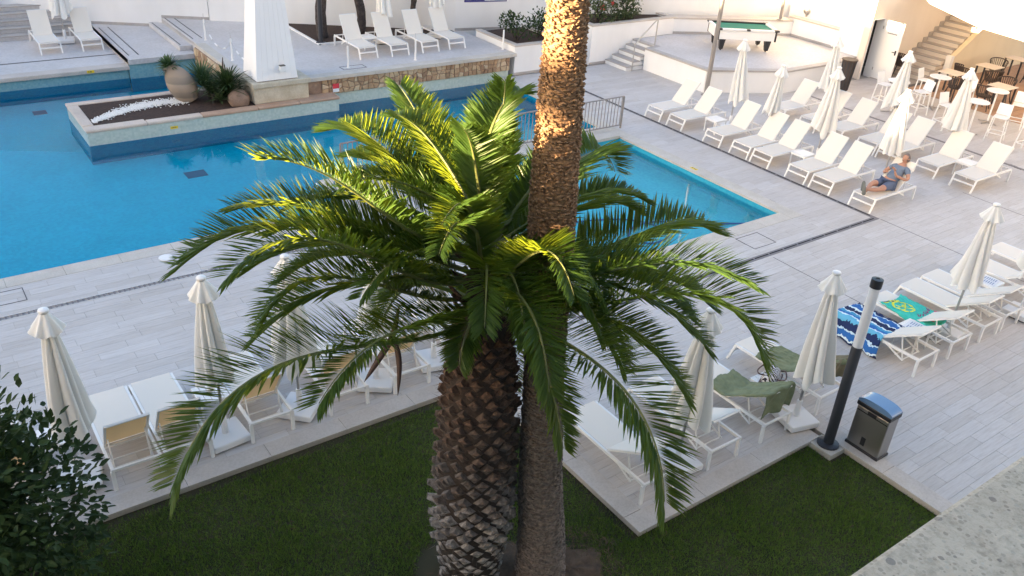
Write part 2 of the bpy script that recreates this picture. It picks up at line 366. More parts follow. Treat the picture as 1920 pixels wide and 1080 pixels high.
# kerbs round the lawn
kerb = struct(MB().box(-6.0, 6.33, 8.97, 9.23, -.5, -.02).box(6.35, 6.61, 5.24, 9.23, -.5, -.02).box(6.61, 10.0, 5.24, 5.50, -.5, -.02).box(10.11, 10.38, .3, 5.5, -.5, -.02).build('lawn_kerb', ['kerb_stone']))
def slabs(x0, x1, y0, y1, z0, z1, L, parent, mat, alongx=True, name='kerb_stone', g=.004):
    a, b = (x0, x1) if alongx else (y0, y1); n = max(1, round((b-a)/L))
    for i in range(n):
        c, d = a+(b-a)*i/n+g/2, a+(b-a)*(i+1)/n-g/2
        m_ = MB(); m_.box(*( (c, d, y0, y1) if alongx else (x0, x1, c, d)), z0, z1, 0, rnd.random()); m_.build(name, [mat], parent, bevel=.004)
slabs(-6, 6.326, 8.95, 9.25, -.03, .012, 1.1, kerb, 'kerb_stone'); slabs(6.33, 6.63, 5.524, 9.25, -.03, .012, 1.2, kerb, 'kerb_stone', False)
slabs(6.33, 10.0, 5.22, 5.52, -.03, .012, 1.2, kerb, 'kerb_stone'); slabs(10.09, 10.40, .3, 5.52, -.03, .012, 1.2, kerb, 'kerb_stone', False)

# pool coping
cop = struct(MB().box(-5.98, 7.48, 15.47, 15.80, -.2, -.03).box(7.52, 7.84, 15.47, 16.56, -.2, -.03).box(16.14, 16.46, 10.7, 22.6, -.2, -.03).box(9.66, 16.1, 10.61, 10.93, -.2, -.03).box(9.66, 9.98, 10.95, 16.56, -.2, -.03).build('pool_coping', ['coping_stone']))
slabs(-6, 7.5, 15.46, 15.84, -.05, .006, .95, cop, 'coping_stone', name='coping_stone'); slabs(7.5, 7.86, 15.46, 17.42, -.05, .006, .9, cop, 'coping_stone', False, 'coping_stone')
slabs(16.1, 16.48, 10.59, 22.62, -.05, .006, .95, cop, 'coping_stone', False, 'coping_stone'); slabs(9.64, 16.096, 10.59, 10.96, -.05, .006, .95, cop, 'coping_stone', name='coping_stone')
slabs(9.64, 10.0, 10.964, 16.576, -.05, .006, .95, cop, 'coping_stone', False, 'coping_stone')
walk = struct(MB().box(7.864, 16.09, 16.6, 17.38, -1.2, -.03).build('pool_walkway', ['waterline_mosaic']))
slabs(7.864, 16.096, 16.58, 17.0, -.05, .03, .8, walk, 'coping_stone', name='coping_stone'); slabs(7.864, 16.096, 17.004, 17.42, -.05, .03, .8, walk, 'coping_stone', name='coping_stone')

# drains
dr = struct(MB().box(-6, 8.97, 14.345, 14.465, -.05, -.03).build('slot_drain', ['dark_gap']))
d2 = MB(); x = -5.98
while x < 8.8: d2.box(x, x+.03, 14.355, 14.455, -.02, .004); x += .085
tag(d2.build('drain_bar', ['drain_grey'], dr), kind='stuff')
MB().box(-6, 8.84, 14.340, 14.352, -.03, .005).box(-6, 8.84, 14.458, 14.470, -.03, .005).build('drain_edge', ['drain_white'], dr)
gd = struct(MB().box(8.97, 18.01, 9.582, 9.718, -.05, .003).box(17.882, 18.008, 9.72, 22.6, -.05, .003).box(8.845, 8.965, 9.72, 14.34, -.05, .003).build('channel_drain', ['drain_grey']))
sl = MB(); x = 9.0
while x < 17.8: sl.box(x, x+.42, 9.635, 9.665, .004, .008); x += .47
y = 9.8
while y < 22.5: sl.box(17.93, 17.96, y, y+.42, .004, .008); y += .47
sl.build('drain_slot', ['dark_gap'], gd)
struct(MB().box(24.71, 24.82, .4, 17.3, -.05, .003).build('far_channel_drain', ['drain_grey']))
tag(MB().lathe([(.0, 0), (.13, 0), (.13, .012), (.1, .02), (0, .022)], 24, (3.41, 15.28, .001), cap=False).build('skimmer_lid', ['white_plastic']), 'round white skimmer lid set in the deck by the near pool edge', 'skimmer lid')
tag(MB().lathe([(.0, 0), (.13, 0), (.13, .012), (.1, .02), (0, .022)], 24, (8.15, 16.1, .001), cap=False).build('skimmer_lid', ['blue_hose']), 'round blue skimmer lid behind the pool corner, partly under the palm fronds', 'skimmer lid')

# ------------------------------------------------------------------ pools
WZ = -.15
pool = MB()
pool.box(-6, 16.1, 15.84, 40, -1.3, -1.1)                                      # big pool floor
pfl = struct(pool.build('pool_floor', ['pool_mosaic_blue']))
pw = MB()
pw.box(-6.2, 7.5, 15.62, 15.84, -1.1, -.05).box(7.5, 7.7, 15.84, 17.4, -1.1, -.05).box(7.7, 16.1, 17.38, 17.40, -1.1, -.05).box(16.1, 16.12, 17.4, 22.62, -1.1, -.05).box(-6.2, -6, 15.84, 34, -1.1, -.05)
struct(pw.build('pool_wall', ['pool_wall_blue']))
struct(MB().box(8.2, 16.08, 17.4, 19.0, -1.1, -.62).box(8.2, 10.6, 19.0, 20.4, -1.1, -.8).build('pool_bench', ['small_pool_mosaic']))
struct(MB().box(10.0, 16.1, 10.96, 16.58, -.85, -.62).build('small_pool_floor', ['small_pool_mosaic']))
struct(MB().box(9.8, 10.0, 10.96, 16.58, -.85, -.05).box(16.1, 16.12, 10.96, 16.58, -.85, -.05).box(10, 16.1, 10.94, 10.96, -.85, -.05).box(10, 16.1, 16.58, 16.6, -.85, -.052).build('small_pool_wall', ['small_wall_mosaic']))
def sheet(name, poly, z, mat, dens=None):
    m_ = MB(); m_.add([(x_, y_, z) for x_, y_ in poly], [tuple(range(len(poly)))]); return struct(m_.build(name, [mat]))
sheet('pool_water', [(-6, 15.84), (7.5, 15.84), (7.5, 17.4), (16.1, 17.4), (16.1, 22.7), (16.1, 30), (-6, 30)], WZ, 'pool_water')
sheet('small_pool_water', [(10, 10.96), (16.1, 10.96), (16.1, 16.58), (10, 16.58)], WZ-.01, 'pool_water')
for (x0, x1, y0, y1, z) in ((3.0, 3.35, 26.4, 26.75, -1.098), (5.35, 5.85, 20.35, 20.75, -1.098), (8.9, 9.4, 18.4, 18.7, -.617)):
    g_ = MB().box(x0, x1, y0, y1, z, z+.01)
    o = g_.build('pool_grate', ['drain_blue'], pfl)
# hose in the small pool
hp = [(15.9, 11.35), (15.2, 11.7), (14.4, 12.2), (13.7, 12.6), (13.0, 12.6), (12.6, 12.2), (12.9, 11.8), (13.5, 11.9), (13.6, 12.4), (13.2, 13.0), (12.3, 13.4), (11.2, 13.6)]
def smooth_path(P, k=6):
    P = [Vector(p if len(p) == 3 else (*p, 0)) for p in P]; out = []
    for i in range(len(P)-1):
        a, b, c_, d_ = P[max(i-1, 0)], P[i], P[i+1], P[min(i+2, len(P)-1)]
        for j in range(k):
            t = j/k; out.append(.5*((2*b)+(-a+c_)*t+(2*a-5*b+4*c_-d_)*t*t+(-a+3*b-3*c_+d_)*t**3))
    out.append(P[-1]); return out
tag(MB().tube([(p.x, p.y, -.585) for p in smooth_path(hp)], .028, 6).build('pool_hose', ['blue_hose'], smooth=True), 'dark blue cleaning hose looping under water in the small pool', 'hose')

# ------------------------------------------------------------------ lawn
LZ = -.09
sheet_l = MB().box(-6, 6.35, .25, 8.97, -1.0, LZ).box(6.35, 10.11, .25, 5.24, -1.0, LZ); lawn = struct(sheet_l.build('lawn', ['lawn_soil']))
def grass():
    rng = np.random.default_rng(5); N = 330000
    x = rng.uniform(-2.5, 10.09, N*2); y = rng.uniform(2.6, 8.93, N*2)
    ok = (x < 6.33) | (y < 5.22); d1 = np.hypot(x-4.2, y-5.9); d2_ = np.hypot(x-4.95, y-5.45); ok &= (d1 > .62+.1*rng.random(N*2)) & (d2_ > .5+.35*rng.random(N*2))
    edge = np.minimum(8.95-y, 9.9); ok &= ~((edge < .12) & (rng.random(N*2) < .8)); ok &= ~((x > 9.75) & (y > 4.8))
    near_k = np.where(y > 5.22, np.abs(x-6.33), 9); ok &= ~((near_k < .10) & (rng.random(N*2) < .75))
    x, y = x[ok][:N], y[ok][:N]; n = len(x)
    h = rng.uniform(.022, .05, n)*(1+.35*np.sin(x*3.1+y*1.3)*np.sin(y*2.7-x)); a = rng.uniform(0, 2*np.pi, n); w_ = rng.uniform(.003, .008, n); ln = rng.uniform(.004, .04, n); b = rng.uniform(0, 2*np.pi, n)
    V = np.empty((n, 3, 3), np.float32)
    V[:, 0] = np.stack([x-np.cos(a)*w_, y-np.sin(a)*w_, np.full(n, LZ)], 1); V[:, 1] = np.stack([x+np.cos(a)*w_, y+np.sin(a)*w_, np.full(n, LZ)], 1)
    V[:, 2] = np.stack([x+np.cos(b)*ln, y+np.sin(b)*ln, LZ+h], 1)
    me = bpy.data.meshes.new('grass'); me.vertices.add(n*3); me.vertices.foreach_set('co', V.ravel()); me.loops.add(n*3); me.loops.foreach_set('vertex_index', np.arange(n*3, dtype=np.int32))
    me.polygons.add(n); me.polygons.foreach_set('loop_start', np.arange(0, n*3, 3, dtype=np.int32))
    at = me.attributes.new('tint', 'FLOAT', 'POINT'); at.data.foreach_set('value', np.repeat(rng.random(n).astype(np.float32), 3))
    me.update(calc_edges=True); me.materials.append(MATS['grass_blade'])
    o = bpy.data.objects.new('lawn_grass', me); C.objects.link(o); tag(o, 'short dark green grass round the two palms and along the kerb', 'grass', kind='stuff')
grass()
def mound(name, cx, cy, rx, ry, h, mat, seed=1, n=28, z=LZ):
    rg = random.Random(seed); m_ = MB(); rings = 5; vs = [(cx, cy, z+h)]
    ph = [rg.uniform(0, 6.28) for _ in range(4)]
    for k in range(1, rings+1):
        for j in range(n):
            a = 2*math.pi*j/n; t = k/rings; wob = 1+.10*math.sin(3*a+ph[0])+.06*math.sin(5*a+ph[1])
            vs.append((cx+rx*t*wob*math.cos(a), cy+ry*t*wob*math.sin(a), z+h*(1-t*t)+.012*math.sin(7*a+ph[2])*t*(1-t)*4+rg.uniform(-.006, .006)-(.01 if k == rings else 0)))
    fs = [(0, 1+j, 1+(j+1) % n) for j in range(n)]+[(1+(k-1)*n+j, 1+k*n+j, 1+k*n+(j+1) % n, 1+(k-1)*n+(j+1) % n) for k in range(1, rings) for j in range(n)]
    m_.add(vs, fs); return m_.build(name, [mat], smooth=True)
struct(mound('bare_earth', 4.5, 5.6, .92, .68, .045, 'bare_earth', 4))

# ------------------------------------------------------------------ island planter, terrace, tower
isl = thing('island_planter', 'long stone rimmed planter bed standing in the big pool with dark mulch', 'planter', (3.55, 22.15, 0))
def loc(o, p): o.parent = p; o.location = -Vector(p.location) if p else (0, 0, 0); return o
def part(mb_, name, mats, p, **kw):
    o = mb_.build(name, mats, p, **kw); o.matrix_parent_inverse = Matrix.Translation(Vector(p.location)).inverted() if p.rotation_euler.z == 0 else (Matrix.Translation(Vector(p.location)) @ Matrix.Rotation(p.rotation_euler.z, 4, 'Z')).inverted(); return o
part(MB().box(3.58, 7.95, 22.18, 24.5, -1.09, .18).box(7.95, 10.28, 22.18, 22.68, -1.09, .18), 'planter_wall', ['waterline_mosaic'], isl)
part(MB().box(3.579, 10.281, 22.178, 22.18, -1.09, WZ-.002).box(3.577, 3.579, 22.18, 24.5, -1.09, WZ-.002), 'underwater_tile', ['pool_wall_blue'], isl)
def rim(poly_pts, m_, parent, z0, z1):
    pass
for (x0, x1, y0, y1, mt) in [(3.55, 3.82, 22.55, 24.25, 'pale_coping'), (3.55, 5.0, 22.15, 22.5, 'pale_coping'), (5.004, 6.4, 22.15, 22.42, 'pale_coping'), (6.404, 7.9, 22.15, 22.42, 'red_coping'), (7.904, 9.1, 22.15, 22.46, 'red_coping'), (9.104, 10.31, 22.15, 22.7, 'red_coping'),
                             (3.55, 5.2, 24.27, 24.53, 'pale_coping'), (5.204, 6.6, 24.27, 24.53, 'pale_coping'), (6.604, 7.9, 24.27, 24.53, 'pale_coping')]:
    part(MB().box(x0, x1, y0, y1, .18, .262), 'coping_stone', [mt], isl, bevel=.03)
part(MB().box(3.82, 7.95, 22.42, 24.27, .17, .235), 'mulch', ['soil'], isl)
tag(part(MB().box(5.55, 5.74, 22.170, 22.176, 0.0, .07).box(5.58, 5.6, 22.166, 22.170, .02, .05, 1).box(5.62, 5.65, 22.166, 22.170, .02, .05, 1).box(5.67, 5.69, 22.166, 22.170, .02, .05, 1), 'depth_marker', ['yellow_marker', 'ink'], isl), 'yellow depth marker')
tag(part(MB().box(10.30, 10.36, 22.62, 22.64, .28, .42).box(10.31, 10.50, 22.60, 22.62, .36, .50, 1).box(10.31, 10.50, 22.60, 22.62, .26, .358, 0), 'warning_sign', ['sign_white', 'red_paint'], isl), 'small red and white warning sign')
# pebbles : many tiny white stones in a curved strip
pb = MB(); rg = random.Random(11)
def octa(m_, c, s_, mi=0, tint=None):
    c = Vector(c); ang = rg.uniform(0, 6.28); a = Vector((math.cos(ang), math.sin(ang), 0))*s_; b = Vector((-math.sin(ang), math.cos(ang), 0))*s_*rg.uniform(.6, 1); d = Vector((0, 0, s_*.6))
    m_.add([c+a, c+b, c-a, c-b, c+d, c-d], [(0, 1, 4), (1, 2, 4), (2, 3, 4), (3, 0, 4), (1, 0, 5), (2, 1, 5), (3, 2, 5), (0, 3, 5)], mi, tint)
for _ in range(2600):
    t = rg.random(); x = 3.85+2.55*t; yc = 22.80+1.2*t-.45*t*t+.25*math.sin(t*3.1); wd = .10+.16*math.sin(min(1, t*1.1+.15)*1.6); yy = yc+rg.gauss(0, .45)*wd*1.1
    if not (22.45 < yy < 24.2): continue
    octa(pb, (x, yy, .245+rg.uniform(0, .02)), rg.uniform(.018, .034))
tag(pb.build('white_pebbles', ['pebble']), 'curved strip of white pebbles on the dark mulch of the island bed', 'pebbles', kind='stuff')

# tilted clay urn with a plant
urn = thing('clay_urn', 'big tilted clay urn with darker bands on the island bed', 'urn', (6.55, 23.5, .23))
Tt = Matrix.Rotation(R(-24), 4, Vector((math.sin(yaw), -math.cos(yaw), 0)).cross(Vector((0, 0, 1))))
Tt = Matrix.Translation((0, 0, .02)) @ Matrix.Rotation(R(-30), 4, Vector((math.cos(yaw), math.sin(yaw), 0)))
prof = [(.22, -.02), (.32, .1), (.42, .32), (.455, .55), (.43, .8), (.35, 1.02), (.25, 1.17), (.22, 1.23), (.26, 1.28), (.26, 1.31), (.21, 1.31), (.2, 1.2)]
MB().lathe(prof, 32, (0, 0, 0), T=Tt @ Matrix.Scale(.80, 4), cap=False).build('urn_body', ['urn_clay'], urn, smooth=True)
MB().lathe([(0, 1.215), (.205, 1.22)], 20, T=Tt @ Matrix.Scale(.80, 4), cap=False).build('urn_soil', ['soil'], urn)
def rosette(m_, c, n, ln, wd, up, rg, droop=.3, T=None, fold=.15):
    for i in range(n):
        a = i*2.399+rg.uniform(-.3, .3); el = up*(1-.75*i/n)+rg.uniform(-.12, .12); L = ln*rg.uniform(.75, 1.1); tn = rg.random()
        d = Vector((math.cos(a)*math.cos(el), math.sin(a)*math.cos(el), math.sin(el))); s_ = Vector((-math.sin(a), math.cos(a), 0)); vs = []
        for k, (t, ww) in enumerate(((0, .5), (.4, 1), (.75, .7))):
            p = Vector(c)+d*L*t-Vector((0, 0, droop*L*t*t)); upn = s_.cross(d)
            vs += [p-s_*wd*ww, p+upn*wd*fold*-1, p+s_*wd*ww]
        vs.append(Vector(c)+d*L-Vector((0, 0, droop*L)))
        if T is not None: vs = [T @ v_ for v_ in vs]
        m_.add(vs, [(0, 1, 4, 3), (1, 2, 5, 4), (3, 4, 7, 6), (4, 5, 8, 7), (6, 7, 9), (7, 8, 9)], 0, tn)
up_ = thing('urn_plant', 'spiky green plant growing out of the clay urn', 'plant', (6.55, 23.5, .23)); m_ = MB(); rosette(m_, (0, 0, .98), 80, .62, .028, 1.35, random.Random(2), .35, Tt); rosette(m_, (0.05, 0.05, .96), 60, .5, .026, 1.0, random.Random(9), .5, Tt); m_.build('foliage', ['succulent_leaf'], up_)
for i, (x, y, h, n, lb) in enumerate([(7.05, 23.55, .75, 130, 'fan leaved palmetto beside the clay urn'), (7.5, 23.0, .7, 140, 'dense spiky palmetto in front of the stone plinth'), (7.0, 23.05, .4, 60, 'pale low agave at the foot of the palmettos')]):
    t = thing('palmetto' if i < 2 else 'agave', lb, 'plant', (x, y, .23)); m_ = MB(); rg2 = random.Random(20+i)
    for k in range(4 if i < 2 else 1): rosette(m_, (rg2.uniform(-.15, .15), rg2.uniform(-.15, .15), .1+.13*k), n//2, .85 if i < 2 else .5, .022 if i < 2 else .04, 1.35, rg2, .3)
    m_.build('foliage', ['succulent_leaf' if i == 0 else 'bright_shrub_leaf' if i == 2 else 'shrub_leaf'], t)
    MB().tube([(0, 0, -.03), (0, .02, h*.5)], [.05, .035], 6).build('stem', ['dark_bark'], t)
t = thing('dead_leaf_spike', 'dark upright dead leaf sticking up from the palmetto', 'plant', (7.35, 23.3, .23)); MB().tube([(0, 0, 0), (.04, .0, .7), (.10, .03, 1.15)], [.02, .035, .01], 6).build('leaf_blade', ['spathe_brown'], t)
rk = MB(); rgk = random.Random(3); vs = []
for k, (rr, z) in enumerate([(.26, -.02), (.30, .12), (.27, .26), (.16, .38), (.04, .42)]):
    for j in range(12): a = j*math.pi/6; q = 1+rgk.uniform(-.12, .12); vs.append((7.58+rr*q*math.cos(a), 22.72+rr*.8*q*math.sin(a), .23+z))
rk.add(vs, [(i*12+j, i*12+(j+1) % 12, (i+1)*12+(j+1) % 12, (i+1)*12+j) for i in range(4) for j in range(12)]+[tuple(48+j for j in range(12))])
tag(rk.build('boulder', ['rock'], smooth=True), 'brown boulder in the island bed by the plinth', 'rock')

# terrace (upper deck)
WL = lambda x: 25.9+(16.5-x)*.591            # base line of the long slanted back wall
ter = struct(MB().prism([(7.95, 22.75), (16.62, 22.75), (16.62, 25.9), (7.95, WL(7.95)+.05)], -.1, .70).build('terrace', ['terrace_tile']))
TP = MB()
TP.prism([(7.95, 22.7), (9.55, 22.7), (9.55, 22.58), (16.78, 22.58), (16.78, 25.9), (16.5, 25.92), (7.95, 30.97)], .66, .75)
TP.build('terrace_slab', ['terrace_tile'], ter, bevel=.012)
slabs(9.6, 16.8, 22.55, 22.9, .652, .758, 1.1, ter, 'coping_stone', name='coping_stone'); slabs(8.0, 9.55, 22.66, 22.9, .652, .758, .8, ter, 'coping_stone', name='coping_stone'); slabs(7.9, 8.22, 23.5, 27.3, .652, .758, 1.1, ter, 'coping_stone', False, 'coping_stone')
MB().box(9.5, 16.6, 22.70, 22.76, -1.09, .2).box(7.9, 7.95, 24.5, 27.4, -1.09, .1).build('waterline_band', ['waterline_mosaic'], ter)
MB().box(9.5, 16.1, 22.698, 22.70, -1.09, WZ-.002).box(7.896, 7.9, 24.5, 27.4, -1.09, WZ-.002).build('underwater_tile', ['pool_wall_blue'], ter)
# rubble face built stone by stone
def rubble(o_, ux, n_, L, z0, z1, cw, ch, seed, parent):
    rg_ = random.Random(seed); nx, nz = round(L/cw), max(1, round((z1-z0)/ch)); P = {}
    for i in range(nx+1):
        for k in range(nz+1):
            du = 0 if i in (0, nx) else rg_.uniform(-.36, .36)*cw; dz = 0 if k in (0, nz) else rg_.uniform(-.38, .38)*ch; P[i, k] = (i*L/nx+du, z0+(z1-z0)*k/nz+dz)
    for i in range(nx):
        for k in range(nz):
            q = [P[i, k], P[i+1, k], P[i+1, k+1], P[i, k+1]]; cx = sum(a for a, _ in q)/4; cz = sum(b for _, b in q)/4
            q = [((a-cx)*.86+cx, (b-cz)*.86+cz) for a, b in q]; q2 = [((a-cx)*.72+cx, (b-cz)*.72+cz) for a, b in q]; dp = rg_.uniform(.02, .045)
            vs_ = [o_+ux*a+Vector((0, 0, b)) for a, b in q]+[o_+ux*a+n_*dp*.8+Vector((0, 0, b)) for a, b in q]+[o_+ux*a+n_*dp+Vector((0, 0, b)) for a, b in q2]
            m_ = MB(); m_.add(vs_, [(0, 1, 5, 4), (1, 2, 6, 5), (2, 3, 7, 6), (3, 0, 4, 7), (4, 5, 9, 8), (5, 6, 10, 9), (6, 7, 11, 10), (7, 4, 8, 11), (8, 9, 10, 11)], 0, rg_.random()*.98+.01)
            m_.build('stone', ['rubble_stone'], parent)
MB().box(9.5, 16.6, 22.66, 22.745, .2, .655).box(9.45, 9.5, 22.72, 22.78, .26, .655).box(7.88, 7.945, 23.5, 27.3, .08, .655).build('mortar_face', ['rock'], ter)
rubble(Vector((9.98, 22.66, 0)), Vector((1, 0, 0)), Vector((0, -1, 0)), 6.62, .2, .65, .165, .15, 5, ter)
rubble(Vector((9.5, 22.76, 0)), Vector((1, 0, 0)), Vector((0, -1, 0)), .46, .26, .65, .15, .13, 6, ter)
rubble(Vector((7.88, 27.3, 0)), Vector((0, -1, 0)), Vector((-1, 0, 0)), 3.8, .08, .65, .2, .19, 7, ter)
# plinth below the tower
pl = thing('tower_plinth', 'weathered pale stone plinth under the white tower at the pool', 'plinth', (8.7, 22.8, .25))
part(MB().box(7.93, 9.5, 22.46, 23.55, .26, .69), 'plinth_block', ['plinth_stone'], pl); part(MB().box(7.88, 9.56, 22.40, 23.6, .69, .83), 'plinth_cap', ['plinth_stone'], pl, bevel=.02)
tw = thing('white_tower', 'tall tapering white clad tower standing on the terrace corner above the pool', 'tower', (8.7, 23.0, .83))
def frustum(m_, b0, b1, z0, z1, mi=0): m_.add([(b0[0], b0[2], z0), (b0[1], b0[2], z0), (b0[1], b0[3], z0), (b0[0], b0[3], z0), (b1[0], b1[2], z1), (b1[1], b1[2], z1), (b1[1], b1[3], z1), (b1[0], b1[3], z1)], [(3, 2, 1, 0), (4, 5, 6, 7), (0, 1, 5, 4), (1, 2, 6, 5), (2, 3, 7, 6), (3, 0, 4, 7)], mi)
fm = MB(); frustum(fm, (8.04, 9.22, 22.52, 23.50), (8.45, 8.81, 22.86, 23.16), .86, 5.6); part(fm, 'tower_core', ['tower_white'], tw)
for i in range(7):                                   # vertical cladding boards on the pool side
    a0, a1 = 8.04+1.18*i/7+.0015, 8.04+1.18*(i+1)/7-.0015; c0, c1 = 8.45+.36*i/7+.001, 8.45+.36*(i+1)/7-.001
    q = MB(); q.add([(a0, 22.505, .85), (a1, 22.505, .85), (a1, 22.53, .85), (a0, 22.53, .85), (c0, 22.845, 5.6), (c1, 22.845, 5.6), (c1, 22.87, 5.6), (c0, 22.87, 5.6)], [(3, 2, 1, 0), (4, 5, 6, 7), (0, 1, 5, 4), (1, 2, 6, 5), (2, 3, 7, 6), (3, 0, 4, 7)], 0); part(q, 'panel', ['tower_white'], tw)
part(MB().box(8.06, 9.2, 22.54, 23.48, .83, .86), 'base_gap', ['dark_gap'], tw)
fl = thing('flood_light', 'small white flood light on the front of the tower', 'light', (8.74, 22.45, 1.2)); part(MB().box(8.68, 8.84, 22.36, 22.50, 1.10, 1.24).box(8.72, 8.8, 22.50, 22.56, 1.12, 1.2), 'housing', ['white_plastic'], fl, bevel=.01); part(MB().box(8.685, 8.835, 22.37, 22.49, 1.243, 1.26), 'lens', ['black_plastic'], fl)

# lower far deck levels, steps
low = struct(MB().box(-6, 5.9, 27.55, 38.0, -1.3, .25).build('far_deck', ['terrace_tile']))
MB().box(-6, 5.92, 27.38, 27.8, .13, .253).build('deck_rim', ['kerb_stone'], low, bevel=.02)
MB().box(-6, 5.9, 27.5, 27.55, -1.09, .13).box(5.9, 7.88, 27.40, 27.45, -1.09, .3).build('waterline_band', ['far_mosaic'], low)
MB().box(-6, 5.9, 27.498, 27.5, -1.09, WZ-.002).box(5.9, 7.88, 27.398, 27.4, -1.09, WZ-.002).build('underwater_tile', ['pool_wall_blue'], low)
MB().box(-6, 5.88, 28.80, 28.87, .251, .257).build('deck_strip', ['dark_joint'], low)
MB().box(4.72, 4.92, 27.368, 27.374, .16, .24).box(4.76, 4.78, 27.362, 27.368, .18, .22, 1).box(4.81, 4.84, 27.362, 27.368, .18, .22, 1).build('depth_marker', ['yellow_marker', 'ink'], low)
mid = struct(MB().prism([(5.9, 27.32), (7.9, 27.32), (7.9, 31.05), (5.9, 32.2)], .3, .45).box(5.93, 7.88, 27.5, 31.0, -1.3, .3).build('middle_deck', ['terrace_tile']))
MB().prism([(5.9, 27.40), (5.94, 27.40), (5.94, 32.0), (5.9, 32.1)], .26, .452).build('deck_rim', ['kerb_stone'], mid)
for xa in (6.02, 6.3): MB().box(xa, xa+.035, 27.8, 31.5, .451, .456).build('grip_strip', ['black_plastic'], mid)
st_ = thing('terrace_step', 'single low step up to the terrace with a dark grip strip', 'step', (7.75, 29, .45)); part(MB().box(7.55, 7.95, 27.75, 31.1, .45, .60), 'step_block', ['terrace_tile'], st_, bevel=.01)
part(MB().box(7.61, 7.645, 27.9, 31.0, .601, .606), 'grip_strip', ['black_plastic'], st_)
for xa in (8.02, 8.3): MB().box(xa, xa+.035, 27.9, 30.9 if xa < 8.2 else 30.75, .751, .756).build('grip_strip', ['black_plastic'], ter)
ss = thing('far_stairs', 'wide low white steps behind the two loungers at the far left', 'stairs', (2, 31.6, .25))
for k in range(5):
    part(MB().box(-6, 5.85-.06*k, 31.5+.36*k, 38.5, .25+.15*k, .25+.15*(k+1)-.03), 'step', ['terrace_tile'], ss); part(MB().box(-6, 5.86-.06*k, 31.47+.36*k, 31.85+.36*k, .25+.15*(k+1)-.03, .25+.15*(k+1)), 'tread', ['step_tile'], ss)
bx = thing('planter_box', 'small white box with a dark top on the landing at the far left', 'box', (2.9, 33.5, 1.0)); part(MB().box(2.75, 3.35, 33.4, 33.9, 1.0, 1.32), 'box_body', ['white_stucco'], bx, bevel=.02); part(MB().box(2.78, 3.32, 33.43, 33.87, 1.32, 1.36), 'box_top', ['dark_joint'], bx)

# ------------------------------------------------------------------ back walls
bw = thing('back_wall', 'long slanted white boundary wall behind the terrace', 'wall', (8, 31, 0))
def wall_seg(x0, y0, x1, y1, z0, z1, th, parent, name, mat):
    d = Vector((x1-x0, y1-y0, 0)).normalized(); n_ = Vector((-d.y, d.x, 0))*th
    m_ = MB(); m_.prism([(x0, y0), (x1, y1), (x1+n_.x, y1+n_.y), (x0+n_.x, y0+n_.y)], z0, z1); return part(m_, name, [mat], parent)
wall_seg(-8, WL(-8), 9.3, WL(9.3)+.0, -1, 3.9, .3, bw, 'wall_panel', 'white_stucco'); wall_seg(9.3, WL(9.3)-.08, 16.5, 25.9, -1, 3.9, .3, bw, 'wall_panel', 'white_stucco')
wall_seg(16.5, 25.9, 19.5, 25.25, -1, 3.9, .3, bw, 'wall_panel', 'white_stucco'); wall_seg(19.5, 25.25, 24.2, 23.3, -1, 3.9, .3, bw, 'wall_panel', 'white_stucco')
wall_seg(24.2, 23.3, 28.95, 21.15, -1, 3.9, .3, bw, 'wall_panel', 'white_stucco'); part(MB().box(28.62, 28.95, 18.56, 21.15, -1, 3.3), 'wall_panel', ['white_stucco'], bw)
def skirt(x0, y0, x1, y1, z, h=.09): wall_seg(x0, y0-.015, x1, y1-.015, z, z+h, .02, bw, 'skirting', 'step_tile')
skirt(5.95, WL(5.95), 7.9, WL(7.9), .45); skirt(7.95, WL(7.95), 9.3, WL(9.3), .75); skirt(16.5, 25.9, 18.4, 25.5, .75)
# mulch bed on the terrace with pale edging
MB().prism([(11.42, 25.86), (15.2, 25.86), (16.4, 25.80), (16.4, 25.93), (11.42, 28.8)], .751, .775).build('mulch_bed', ['soil'], ter)
MB().prism([(11.36, 25.80), (15.2, 25.80), (15.2, 25.86), (11.36, 25.86)], .751, .80).box(11.34, 11.42, 25.8, 28.75, .751, .79).build('bed_edging', ['white_stucco'], ter)

# planters by the steps
def planter(name, label, x0, x1, y0, y1, zt):
    t = thing(name, label, 'planter', ((x0+x1)/2, y0, 0)); part(MB().box(x0, x1, y0, y0+.18, 0, zt-.05).box(x0, x0+.18, y0+.18, y1, 0, zt-.05).box(x1-.18, x1, y0+.18, y1, 0, zt-.05), 'planter_wall', ['white_stucco'], t)
    part(MB().box(x0-.02, x1+.02, y0-.02, y0+.2, zt-.05, zt).box(x0-.02, x0+.2, y0+.2, y1, zt-.05, zt).box(x1-.2, x1+.02, y0+.2, y1, zt-.05, zt), 'planter_rim', ['kerb_stone'], t)
    part(MB().box(x0+.18, x1-.18, y0+.18, y1, 0, zt-.08), 'planter_soil', ['soil'], t); part(MB().box(x0, x1, y0-.014, y0, 0, .09), 'skirting', ['step_tile'], t); return t
planter('stucco_planter', 'low white planter with dark shrubs right beside the terrace coping', 16.80, 18.95, 22.66, 25.0, .99)
planter('stucco_planter', 'taller white planter with flowering shrubs beside the steps up to the platform', 20.05, 24.0, 22.66, 24.4, 1.38)
stp = thing('garden_steps', 'narrow steps half hidden behind the tall palm trunk between the two planters', 'stairs', (19.5, 22.8, 0))
for k in range(4): part(MB().box(18.98, 20.03, 22.9+.3*k, 24.6, .17*k, .17*(k+1)), 'step', ['white_stucco'], stp); part(MB().box(18.98, 20.03, 22.88+.3*k, 23.2+.3*k, .17*(k+1), .17*(k+1)+.025), 'tread', ['step_tile'], stp)
